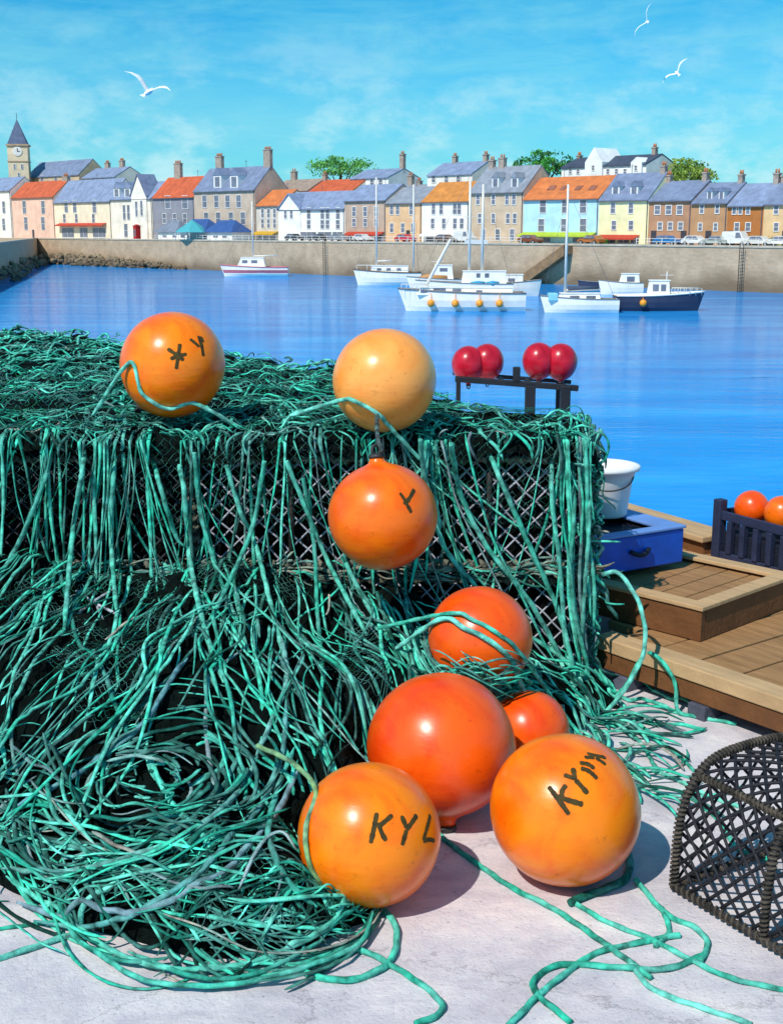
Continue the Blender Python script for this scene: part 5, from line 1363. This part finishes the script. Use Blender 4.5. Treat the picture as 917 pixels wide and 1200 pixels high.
# ================================================================== TREES ON THE SKYLINE
def tree(px, py_top, py_c, rpx, back, cols, label, seed):
    rr = random.Random(seed); b = on_line(px, back, 283); c = on_line(px, back, py_c); tp_ = on_line(px, back, py_top)
    root = tag(empty('tree', (b.x, b.y, QZ)), label, 'tree', 'trees behind the harbour houses')
    hc = c.z-QZ; sc = (on_line(px+10, back, 283)-b).length/10; rx = rpx*sc; rz = (tp_.z-c.z)
    mb = MB(); mb.tube([(0, 0, -.3), (.15, .1, hc*.5), (-.1, 0, hc*.9), (.1, 0, hc+rz*.4)], np.array([.5, .4, .3, .12]), 8)
    for i in range(7):
        a = rr.uniform(0, 6.28); mb.tube([(0, 0, hc*.6+i*.2), (rx*.35*math.cos(a), rx*.35*math.sin(a), hc*.85), (rx*.7*math.cos(a), rx*.7*math.sin(a), hc+rz*rr.uniform(-.2, .5))], np.array([.2, .13, .05]), 5)
    mb.build('trunk', mat('tree_bark', '#5c4a3a', .8, .9, scale=2, var=.3, bump=.4), root)
    for ci, (col, n) in enumerate(cols):
        mb = MB()
        cl = [(rr.gauss(0, .5), rr.gauss(0, .5), rr.gauss(0, .42), rr.uniform(.18, .42)) for _ in range(26)]
        for i in range(n):
            k = rr.choice(cl); d = Vector((rr.gauss(0, 1), rr.gauss(0, 1), rr.gauss(0, 1))).normalized()*rr.random()**.4*k[3]
            p = Vector((k[0]+d.x, k[1]+d.y, k[2]+d.z))
            if p.length > 1.12: continue
            p = Vector((p.x*rx, p.y*rx, hc+p.z*rz)); s = rr.uniform(.16, .38)
            a = Vector((rr.gauss(0, 1), rr.gauss(0, 1), rr.gauss(0, 1))).normalized(); b_ = a.cross(Vector((rr.gauss(0, 1), rr.gauss(0, 1), .3))).normalized()
            mb.add([p-a*s, p+b_*s*.6, p+a*s, p-b_*s*.6], [(0,1,2,3)])
        mb.build('crown', mat('leaves_'+col[1:], col, .8, .7, scale=.8, var=.35, bump=0), root)
tree(400, 183, 196, 26, 45, [('#78c45c', 1500), ('#4f9a44', 1100)], 'bright green tree rising behind the cream house with orange roof', 1)
tree(634, 177, 192, 25, 34, [('#55b048', 1700), ('#35803a', 1300)], 'dark green tree left of the white building on the skyline', 2)
tree(797, 187, 205, 37, 36, [('#9cb84a', 2200), ('#6f943a', 1700)], 'broad yellow green tree right of the white building on the skyline', 3)

# ================================================================== CARS ON THE QUAY
M_TY = mat('tyre_rubber', '#26262a', .8, .8, scale=3, var=.2, bump=0); M_HUB = mat('wheel_rim', '#a9adb2', .8, .4, scale=3, var=.1, bump=0)
def car(px, back, col, label, L_=4.3, van=False, flip=False):
    q = on_line(px, back, 285); root = tag(empty('parked_car' if not van else 'parked_van', (q.x, q.y, QZ+.01), ang_q+(math.pi if flip else 0)), label, 'car' if not van else 'van', 'vehicles parked along the far quay')
    m = mat('car_paint_'+col[1:], col, .85, .3, scale=1, var=.08, bump=0, coat=.5)
    h = 1.45 if not van else 2.1; hb = .85 if not van else 1.05; w = .88; l = L_/2
    if van: prof = [(-l, .35), (-l, 1.9), (-l+.15, 2.05), (l-1.3, 2.1), (l-.75, 1.15), (l-.05, 1.0), (l, .4)]
    else: prof = [(-l, .35), (-l+.02, .85), (-l+.35, .92), (-l+.75, 1.38), (-l+1.1, 1.45), (l-1.75, 1.45), (l-1.1, .95), (l-.15, .82), (l, .6), (l, .35)]
    mb = MB(); n = len(prof)
    vs = [(x, -w*(1 if z < hb+.1 else .86), z) for x, z in prof]+[(x, w*(1 if z < hb+.1 else .86), z) for x, z in prof]
    mb.add(vs, [tuple(range(n)), tuple(range(2*n-1, n-1, -1))]+[(i, n+i, n+(i+1) % n, (i+1) % n) for i in range(n)]); mb.build('body', m, root, bevel=.05)
    g = MB()
    if van: g.add([(l-1.95, -.885, 1.2), (l-.95, -.885, 1.2), (l-1.35, -.80, 1.9), (l-1.95, -.80, 1.9)], [(0,1,2,3)])
    else:
        g.add([(-l+.72, -.885, .96), (-l+1.9, -.885, .96), (-l+1.9, -.785, 1.36), (-l+1.02, -.785, 1.36)], [(0,1,2,3)]); g.add([(-l+2.0, -.885, .96), (l-1.22, -.885, .96), (l-1.72, -.785, 1.36), (-l+2.0, -.785, 1.36)], [(0,1,2,3)])
    for f in list(g.v): pass
    g.v = [(x, y-.03, z) for x, y, z in g.v]; g.add([(x, -y, z) for x, y, z in list(g.v)], [tuple(reversed(f)) for f in list(g.f)])
    g.build('side_window', M_PANE, root)
    for x in (-l+.8, l-.8):
        for s in (-1, 1):
            mb = MB(); Mw = Matrix.Translation((x, s*(w-.02), .33)) @ Matrix.Rotation(math.pi/2, 4, 'X'); mb.lathe([(.33, -.11), (.33, .11)], 16, M=Mw, smooth=False); wh = mb.build('wheel', M_TY, root)
            mb = MB(); mb.lathe([(.19, -.125), (.19, .125)], 12, M=Mw, smooth=False); mb.build('rim', M_HUB, wh)
    return root
for px, back, col, lb, kw in [
    (475, 4, '#cf2b3f', 'red car in front of the peach house', {}),
    (782, 4, '#1f78b8', 'bright blue car parked below the reddish brown house', {}),
    (621, 3.5, '#8a4a2c', 'rust brown car parked left of the pale blue house', {}),
    (345, 4, '#2e3138', 'black car in front of the gabled left wing of the cafe', {}),
    (372, 4, '#43464c', 'dark grey car in front of the white cafe house', {'flip': True}),
    (398, 4.6, '#8b8f96', 'silver car at the right end of the white cafe house', {}),
    (425, 4.4, '#e4e0dc', 'white car in front of the taupe house', {}),
    (522, 4.2, '#6b4a36', 'dark brown car in front of the orange roofed white house', {}),
    (545, 5.2, '#e9e7e4', 'white van between the orange roofed white house and the beige stone house', {'van': True}),
    (692, 3.8, '#b46a2e', 'orange brown car at the right end of the pale blue house', {'flip': True}),
    (815, 4.2, '#ece9e6', 'white car below the light brown house with dormers', {}),
    (838, 4.0, '#a9b0a8', 'grey green car below the right end of the light brown house', {'flip': True}),
    (863, 4.4, '#f0eeea', 'white van below the orange brown house', {'van': True}),
    (890, 4.0, '#e3dfd6', 'cream car close to the right edge', {}),
    (913, 4.3, '#f1efec', 'white car cut by the right edge', {'flip': True})]:
    car(px, back, col, lb, **kw)
# quay edge railing, low and pale
rail0 = on_line(280, .8); rail1 = on_line(590, .8)
for (pa, pb, lb) in ((182, 300, 'pale railing along the quay in front of the pavilion'), (300, 610, 'pale railing along the middle of the far quay'), (745, 960, 'pale railing along the quay at the right')):
    a = on_line(pa, .8); b = on_line(pb, .8); L_ = (Vector((b.x, b.y, 0))-Vector((a.x, a.y, 0))).length
    t = tag(empty('quay_railing', (a.x, a.y, QZ), ang_q), lb, 'railing')
    mb = MB(); 
    for z in (.55, 1.0): mb.box(0, -.03, z, L_, .03, z+.06)
    mb.build('rails', M_FRM, t)
    mb = MB(); n = int(L_/2.2)
    for i in range(n+1): mb.box(L_*i/n-.04, -.045, 0, L_*i/n+.04, .045, 1.12)
    mb.build('posts', M_FRM, t)
# hedge strip at the right
def hedge(pa, pb, py, label, col):
    a = on_line(pa, 6.6); b = on_line(pb, 6.6); L_ = (b-a).length; t = tag(empty('hedge', (a.x, a.y, QZ), ang_q), label, 'hedge', 'low hedges before the quay houses')
    mb = MB(); rr = random.Random(int(pa)); hh = on_line(pa, 6.6, py).z-QZ
    for i in range(int(L_*90)):
        p = Vector((rr.uniform(0, L_), rr.uniform(-.4, .4), rr.uniform(0, hh)*(1+.12*math.sin(i)))); s = rr.uniform(.08, .2)
        u_ = Vector((rr.gauss(0,1), rr.gauss(0,1), rr.gauss(0,1))).normalized(); b_ = u_.cross(Vector((rr.gauss(0,1), rr.gauss(0,1), .5))).normalized()
        mb.add([p-u_*s, p+b_*s*.7, p+u_*s, p-b_*s*.7], [(0,1,2,3)])
    mb.build('foliage', mat('leaves_'+col[1:], col, .8, .7, scale=.8, var=.35, bump=0), t)
hedge(846, 889, 277, 'low green hedge in front of the orange brown house', '#6f9a48'); hedge(893, 925, 278, 'low green hedge in front of the peach house at the right edge', '#7aa04a')
hedge(700, 712, 279, 'small green shrub between the pale blue and the yellow house', '#5f9440')
# ================================================================== BOATS
M_HW = mat('white_gelcoat', '#fbf1e2', .97, .45, scale=1.2, var=.08, bump=.1, coat=.2)
M_CAB = mat('white_cabin', '#fbf3e8', .97, .5, scale=1.2, var=.06, bump=.1)
M_DKH = mat('navy_hull', '#39405a', .85, .45, scale=1.2, var=.15, bump=.1)
M_MAST = mat('pale_mast', '#e9e2d8', .9, .5, scale=2, var=.1, bump=0)
M_GUN = mat('grey_gunwale', '#8d8582', .85, .6, scale=2, var=.15, bump=0)
M_BRN = mat('varnished_trim', '#7a5a48', .85, .5, scale=2, var=.2, bump=0)
M_TAN = mat('tan_sail_cover', '#d3965c', .88, .8, scale=2, var=.15, bump=.1)
M_TQC = mat('blue_canvas_cover', '#2e9cc4', .88, .7, scale=2, var=.15, bump=.1)
M_PNK = mat('pink_stripe', '#dc7a84', .85, .5, scale=2, var=.08, bump=0)
M_FEN = buoy_mat('orange_fender', '#f5a02c', '#ef8420')
def boat(px0, px1, wl_py, free_px, label, bow=-1, hull=None, gun=None, stripe=None, beam=.32, yaw=0, name='moored_boat'):
    """hull along local x, bow at -x when bow=-1; returns (root, L, sc, X) where X(px) and Z(py) give local coordinates"""
    pm = (px0+px1)/2; c = at_z(pm, wl_py, WATER_Z); dep = c.y*cP+(CAMZ-WATER_Z)*sP; sc = dep/FPX; L_ = (px1-px0)*sc
    root = tag(empty(name, c, R(yaw)), label, 'boat', 'boats moored in the harbour')
    B_ = L_*beam; fr = free_px*sc; n = 17; secs = []
    for i in range(n):
        t = i/(n-1)     # 0 at bow
        x = -L_/2+L_*t
        wd = B_/2*min(1, (math.sin(min(1, t*1.55+.0)*math.pi/2)**.8))*(1-.18*max(0, t-.6)/.4)
        wd = max(wd, .03); sheer = fr*(1.0+.30*(1-t)**2+.04*t)
        rake = .07*L_*(1-t)**3
        sec = []
        for (k, zz) in ((.12, -.5), (.62, -.15), (.86, fr*.25), (.97, fr*.62), (1, sheer)):
            sec.append((x+rake*(1-max(0, zz)/sheer), wd*k, zz))
        secs.append(sec)
    m5 = len(secs[0]); vs = []; 
    for s in secs:
        vs += [(x, -y, z) for x, y, z in s[::-1]]+[(x, y, z) for x, y, z in s]
    w_ = 2*m5; fs = []
    for i in range(n-1):
        for k in range(w_-1): fs.append((i*w_+k, i*w_+k+1, (i+1)*w_+k+1, (i+1)*w_+k))
    fs.append(tuple(range(w_-1, -1, -1))); fs.append(tuple((n-1)*w_+k for k in range(w_)))
    if bow == 1: vs = [(-x, y, z) for x, y, z in vs]; fs = [tuple(reversed(f)) for f in fs]
    mb = MB(); mb.add(vs, fs, 0, False); mb.build('hull', hull or M_HW, root)
    sg = -1 if bow == 1 else 1
    # deck
    dk = [(sg*s[-1][0], -s[-1][1]*.96, s[-1][2]-.12) for s in secs]+[(sg*s[-1][0], s[-1][1]*.96, s[-1][2]-.12) for s in secs][::-1]
    mb = MB(); mb.add(dk, [tuple(range(len(dk)))]); mb.build('deck', M_CAB, root)
    for s_ in (-1, 1):
        pts = [(sg*s[-1][0], s_*(s[-1][1]+.01), s[-1][2]) for s in secs]
        mb = MB(); mb.tube(pts, .10 if gun else .06, 6); mb.build('gunwale', gun or M_GUN, root)
        if stripe:
            mb = MB(); v = []; 
            for s in secs:
                a, b = s[2], s[3]; v += [(sg*a[0], s_*(a[1]+.07), a[2]+.12*fr), (sg*b[0], s_*(b[1]+.08), b[2]+.10*fr)]
            mb.add(v, [(2*i, 2*i+2, 2*i+3, 2*i+1) for i in range(n-1)]); mb.build('stripe', stripe, root)
    X = lambda px: (px-pm)*sc
    Z = lambda py: (at_y(pm, py, c.y).z-WATER_Z)
    return root, L_, sc, X, Z, B_, fr
def cabin(root, x0, x1, z0, z1, wd, m, wins=(), slope=.15, name='cabin', roof=None):
    """wins: (x, z, w, h)"""
    mb = MB(); s = (z1-z0)*slope; t = .06*wd
    v = [(x0, -wd/2, z0), (x1, -wd/2, z0), (x1, wd/2, z0), (x0, wd/2, z0), (x0+s, -wd/2+t, z1), (x1-s*.4, -wd/2+t, z1), (x1-s*.4, wd/2-t, z1), (x0+s, wd/2-t, z1)]
    mb.add(v, [(3,2,1,0),(4,5,6,7),(0,1,5,4),(1,2,6,5),(2,3,7,6),(3,0,4,7)])
    c = mb.build(name, m, root, bevel=.05)
    mb = MB(); mb.box(x0+s-.1, -wd/2+t-.08, z1+.003, x1-s*.4+.12, wd/2-t+.08, z1+.1); mb.build('cabin_top', roof or m, c, bevel=.03)
    for (x, z, w, h) in wins:
        q = (z-z0)/(z1-z0)*t
        for sd_ in (-1, 1):
            mb = MB(); y = sd_*(wd/2-q+.03); y2 = sd_*(wd/2-q-.1)
            mb.box(x-w/2, min(y, y2), z-h/2, x+w/2, max(y, y2), z+h/2); mb.build('window', M_PANE, c)
    return c
def mast(root, x, z0, z1, r=.08, boom=None, lean=0, y=0):
    r *= 1.6
    mb = MB(); mb.tube([(x, y, z0), (x+lean, y, z1)], np.array([r, r*.7]), 8); m_ = mb.build('mast', M_MAST, root)
    if boom: mb = MB(); mb.tube([(x, y, boom[1]), (boom[0], y, boom[1]+.1)], r*.7, 8); mb.build('boom', M_MAST, m_)
    mb = MB(); h = z1-z0
    mb.box(x+lean*.6-.02-.7, y-.02, z0+h*.62, x+lean*.6+.7, y+.02, z0+h*.62+.05); mb.build('spreader', M_MAST, m_)
    return m_
def stays(root, pts):
    mb = MB()
    for a, b in pts: mb.tube([a, b], .018, 4)
    mb.build('rigging', M_GUN, root)
def rail(root, x0, x1, z0, h, wd, n=6):
    for s in (-1, 1):
        mb = MB(); mb.tube([(x0, s*wd/2*.55, z0+h), ((x0+x1)/2, s*wd/2*.9, z0+h), (x1, s*wd/2*.9, z0+h)], .03, 5)
        for i in range(n):
            t = i/(n-1); y = s*wd/2*(.55+.35*min(1, t*2)); x = x0+(x1-x0)*t; mb.tube([(x, y, z0-.1), (x, y, z0+h)], .025, 4)
        mb.build('guard_rail', M_MAST, root)
# a: pink striped yacht at the left
b_, L_, sc, X, Z, B_, fr = boat(258, 338, 323.5, 10, 'white yacht with a pink stripe moored alone at the left', stripe=M_PNK, gun=M_PNK)
cabin(b_, X(278), X(312), fr*.95, Z(302), B_*.6, M_CAB, [(X(288), Z(306.5), 6*sc, 3.5*sc), (X(299), Z(306.5), 7*sc, 3.5*sc)], slope=.5)
mast(b_, X(297), Z(303), Z(236), .11, boom=(X(325), Z(300))); stays(b_, [((X(262), 0, fr*1.2), (X(297), 0, Z(238))), ((X(334), 0, fr), (X(297), 0, Z(238)))])
# b: two masted white boat
b_, L_, sc, X, Z, B_, fr = boat(414, 493, 334, 14, 'white boat with brown trim and two masts left of the big cabin cruiser', gun=M_BRN)
cabin(b_, X(434), X(478), fr*.95, Z(312), B_*.6, M_CAB, [(X(444), Z(315.5), 5*sc, 3*sc), (X(455), Z(315.5), 5*sc, 3*sc), (X(467), Z(315.5), 5*sc, 3*sc)])
mast(b_, X(441), Z(314), Z(208), .10, boom=(X(460), Z(306))); mast(b_, X(484), Z(318), Z(216), .10); rail(b_, X(418), X(478), fr*1.1, 1.0, B_)
stays(b_, [((X(417), 0, fr*1.2), (X(441), 0, Z(210))), ((X(490), 0, fr), (X(484), 0, Z(220)))])
# c: large cruiser with four fenders
b_, L_, sc, X, Z, B_, fr = boat(466, 614, 364, 20, 'large white cabin cruiser with grey gunwale and four orange fenders', gun=M_GUN, beam=.27)
cabin(b_, X(488), X(600), fr*.92, Z(337), B_*.62, M_CAB, [(X(496), Z(341), 8*sc, 5*sc), (X(514), Z(341), 14*sc, 7*sc), (X(534), Z(341), 10*sc, 6*sc), (X(560), Z(341), 7*sc, 3*sc)], slope=.5)
for i, px in enumerate((504, 532, 560, 583)):
    x = X(px); t = (x+L_/2)/L_; yw = -B_/2*min(1, math.sin(min(1, t*1.55)*math.pi/2)**.8)*(1-.18*max(0, t-.6)/.4)-.28
    mb = MB(); rz = 4.3*sc; mb.lathe([(rz*math.sin(a), -rz*1.05*math.cos(a)) for a in np.linspace(.02, math.pi-.02, 14)], 20, M=Matrix.Translation((x, yw, Z(354.5)))); mb.tube([(x, yw, Z(351)), (x, yw+.2, fr*1.05)], .03, 5)
    mb.build('fender', M_FEN, b_)
rail(b_, X(470), X(500), fr*1.2, .6, B_*.8)
mast(b_, X(491), Z(350), Z(280), .13, lean=(X(527)-X(491)))
# c2: yacht behind it with blue and tan covers
b_, L_, sc, X, Z, B_, fr = boat(486, 600, 349, 16, 'white ketch with blue canvas covers behind the big cabin cruiser')
cabin(b_, X(540), X(592), fr*.9, Z(318), B_*.6, M_CAB, [(X(559), Z(322.5), 4.5*sc, 5*sc), (X(569), Z(322.5), 5*sc, 5*sc)])
for x0, x1 in ((550, 567), (568, 583)):
    mb = MB(); mb.tube([(X(x0), -B_*.36, Z(333)), (X((x0+x1)/2), -B_*.37, Z(332.3)), (X(x1), -B_*.36, Z(332))], np.array([.32, .42, .26]), 10); mb.build('canvas_cover', M_TQC, b_)
mast(b_, X(549), Z(322), Z(212), .13); mast(b_, X(564), Z(318), Z(216), .13); stays(b_, [((X(490), 0, fr*1.2), (X(549), 0, Z(205))), ((X(598), 0, fr), (X(564), 0, Z(208)))])
mb = MB(); mb.box(X(543), -.12, Z(286), X(570), .12, Z(281)); mb.build('radar_bar', M_MAST, b_)
# c4: wheelhouse boat with tan cover
b_, L_, sc, X, Z, B_, fr = boat(476, 556, 341, 13, 'small white motor boat with a tan cover and wheelhouse between the two larger boats')
cabin(b_, X(504), X(531), fr*.9, Z(311), B_*.55, M_CAB, [(X(519), Z(316), 9*sc, 4*sc)], name='wheelhouse', slope=.3)
mb = MB(); mb.tube([(X(491), -B_*.1, Z(326)), (X(500), -B_*.2, Z(325)), (X(523), -B_*.2, Z(325.5))], np.array([.25, .5, .42]), 10); mb.build('canvas_cover', M_TAN, b_)
# c3: white launch
b_, L_, sc, X, Z, B_, fr = boat(575, 634, 347, 15, 'white launch with a low cabin moored just left of the stone steps', bow=1)
cabin(b_, X(583), X(612), fr*.9, Z(322), B_*.6, M_CAB, [(X(598), Z(328), 8*sc, 4*sc)])
# d: small sailing yacht
b_, L_, sc, X, Z, B_, fr = boat(632, 723, 366, 15, 'white sailing yacht with a tall mast left of the dark hulled boat')
cabin(b_, X(652), X(702), fr*.92, Z(344), B_*.6, M_CAB, [(X(671), Z(348), 11*sc, 3.5*sc), (X(690), Z(348), 11*sc, 3.5*sc)], slope=.5)
mast(b_, X(661), Z(347), Z(216), .10, boom=(X(702), Z(340))); mb = MB(); mb.tube([(X(664), 0, Z(338)), (X(700), 0, Z(337))], np.array([.26, .18]), 8); mb.build('furled_sail', mat('navy_sail_cover', '#4a5468', .85, .8, scale=2, var=.2, bump=.1), b_)
mb = MB(); mb.xprism([(-B_*.32, fr*.9), (-B_*.28, fr*1.5), (B_*.28, fr*1.5), (B_*.32, fr*.9)], X(641), X(652)); mb.build('spray_hood', mat('pale_turquoise_canvas', '#8fd0dc', .88, .7, scale=2, var=.12, bump=.1), b_, bevel=.1)
stays(b_, [((X(635), 0, fr*1.2), (X(661), 0, Z(222))), ((X(720), 0, fr), (X(661), 0, Z(222)))])
# e: small boat behind
b_, L_, sc, X, Z, B_, fr = boat(700, 752, 345, 13, 'small white motor boat behind the dark hulled boat')
cabin(b_, X(724), X(748), fr*.9, Z(321), B_*.55, M_CAB, [(X(737), Z(327), 9*sc, 6*sc)], name='wheelhouse', slope=.3)
# f: navy fishing boat
b_, L_, sc, X, Z, B_, fr = boat(719, 824, 364, 17, 'navy hulled fishing boat with white wheelhouse and one orange fender', bow=1, hull=M_DKH, gun=M_CAB)
cabin(b_, X(757), X(782), fr*.9, Z(329), B_*.5, M_CAB, [(X(765), Z(337), 7*sc, 8*sc), (X(774), Z(337), 6*sc, 8*sc)], name='wheelhouse')
cabin(b_, X(783), X(806), fr*.95, Z(343), B_*.45, M_CAB, [])
x = X(749); mb = MB(); rz = 4.2*sc; mb.lathe([(rz*math.sin(a), -rz*math.cos(a)) for a in np.linspace(.02, math.pi-.02, 14)], 20, M=Matrix.Translation((x, -B_*.5-.2, Z(354)))); mb.tube([(x, -B_*.5-.2, Z(351)), (x, -B_*.46, fr)], .03, 5); mb.build('fender', M_FEN, b_)
mast(b_, X(779), Z(330), Z(318), .05); rail(b_, X(784), X(818), fr*1.1, .7, B_*.7)
# g: stern of a dinghy
b_, L_, sc, X, Z, B_, fr = boat(676, 712, 340, 9, 'low dark dinghy moored behind the white sailing yacht', hull=M_DKH)

# ================================================================== GULLS
M_GL = mat('white_feathers', '#f2f0ec', .95, .8, scale=4, var=.06, bump=0); M_BK = mat('yellow_beak', '#e0a030', .9, .5, scale=4, var=.1, bump=0)
def gull(px, py, dep, rot, label, flex=.35, s=1.0, vee=.4):
    c = at_depth(px, py, dep); root = tag(empty('gull', c, rot=tuple(R(a) for a in rot)), label, 'gull', 'white gulls flying over the harbour')
    mb = MB()
    # body along local y (head +y)
    prof = [(-.26, .006, 0), (-.22, .03, 0), (-.12, .065, 0), (0, .085, -.005), (.10, .075, .0), (.17, .05, .012), (.215, .05, .02), (.25, .034, .02), (.275, .012, .015)]
    vs = []; n = 14
    for (y, r, z) in prof:
        for k in range(n): a = 2*math.pi*k/n; vs.append((r*math.cos(a), y, z+r*.9*math.sin(a)))
    fs = [(i*n+k, (i+1)*n+k, (i+1)*n+(k+1) % n, i*n+(k+1) % n) for i in range(len(prof)-1) for k in range(n)]
    fs += [tuple(range(n)), tuple((len(prof)-1)*n+k for k in range(n-1, -1, -1))]; mb.add(vs, fs, 0, True)
    # tail
    mb.add([(-.03, -.2, .0), (.03, -.2, .0), (.09, -.36, -.005), (-.09, -.36, -.005), (-.03, -.2, .018), (.03, -.2, .018), (.09, -.36, .006), (-.09, -.36, .006)], [(0,1,2,3),(7,6,5,4),(0,4,5,1),(1,5,6,2),(2,6,7,3),(3,7,4,0)])
    for sd_ in (-1, 1):
        st = [(.0, .09, -.10, .02), (.10, .10, -.11, .05), (.30, .16, -.07, .05+flex*.45), (.42, .15, -.06, .05+flex*.5), (.60, .05, -.10, .04+flex*.35), (.74, -.06, -.12, flex*.1), (.80, -.14, -.15, -flex*.05)]
        vs = []
        for (x, y1, y0, z) in st:
            z += vee*x
            th = .022*(1-x)+.004; vs += [(sd_*x, y1, z), (sd_*x, (y1*.65+y0*.35), z+th), (sd_*x, y0, z), (sd_*x, (y1*.5+y0*.5), z-th*.5)]
        fs = []
        for i in range(len(st)-1):
            for k in range(4):
                f = (i*4+k, i*4+(k+1) % 4, (i+1)*4+(k+1) % 4, (i+1)*4+k); fs.append(f if sd_ > 0 else f[::-1])
        fs.append(tuple(len(vs)-4+k for k in range(4))); mb.add(vs, fs, 0, True)
    o = mb.build('body', M_GL, root); md = o.modifiers.new('remesh', 'REMESH'); md.mode = 'VOXEL'; md.voxel_size = .009; md.use_smooth_shade = True
    mb = MB(); mb.lathe([(.012, 0), (.009, .03), (.003, .055)], 8, M=Matrix.Translation((0, .27, .014)) @ Matrix.Rotation(-math.pi/2-.2, 4, 'X')); mb.build('beak', M_BK, root)
    for sd_ in (-1, 1):
        mb = MB(); mb.lathe([(.007*math.sin(a), -.007*math.cos(a)) for a in np.linspace(.05, 3.1, 7)], 8, M=Matrix.Translation((sd_*.036, .232, .032))); mb.build('eye', M_EYE, root)
    root.scale = (s, s, s); return root
gull(174, 108, 38, (25, 22, -15), 'gull with long bent wings gliding at the upper left', flex=.12, vee=.5)
gull(758, 26, 60, (25, -62, -25), 'gull banking steeply near the top right corner', flex=.15, vee=.35)
gull(793, 86, 62, (30, -44, -15), 'gull with one wing raised, lower of the two at the right', flex=.15, vee=.3)
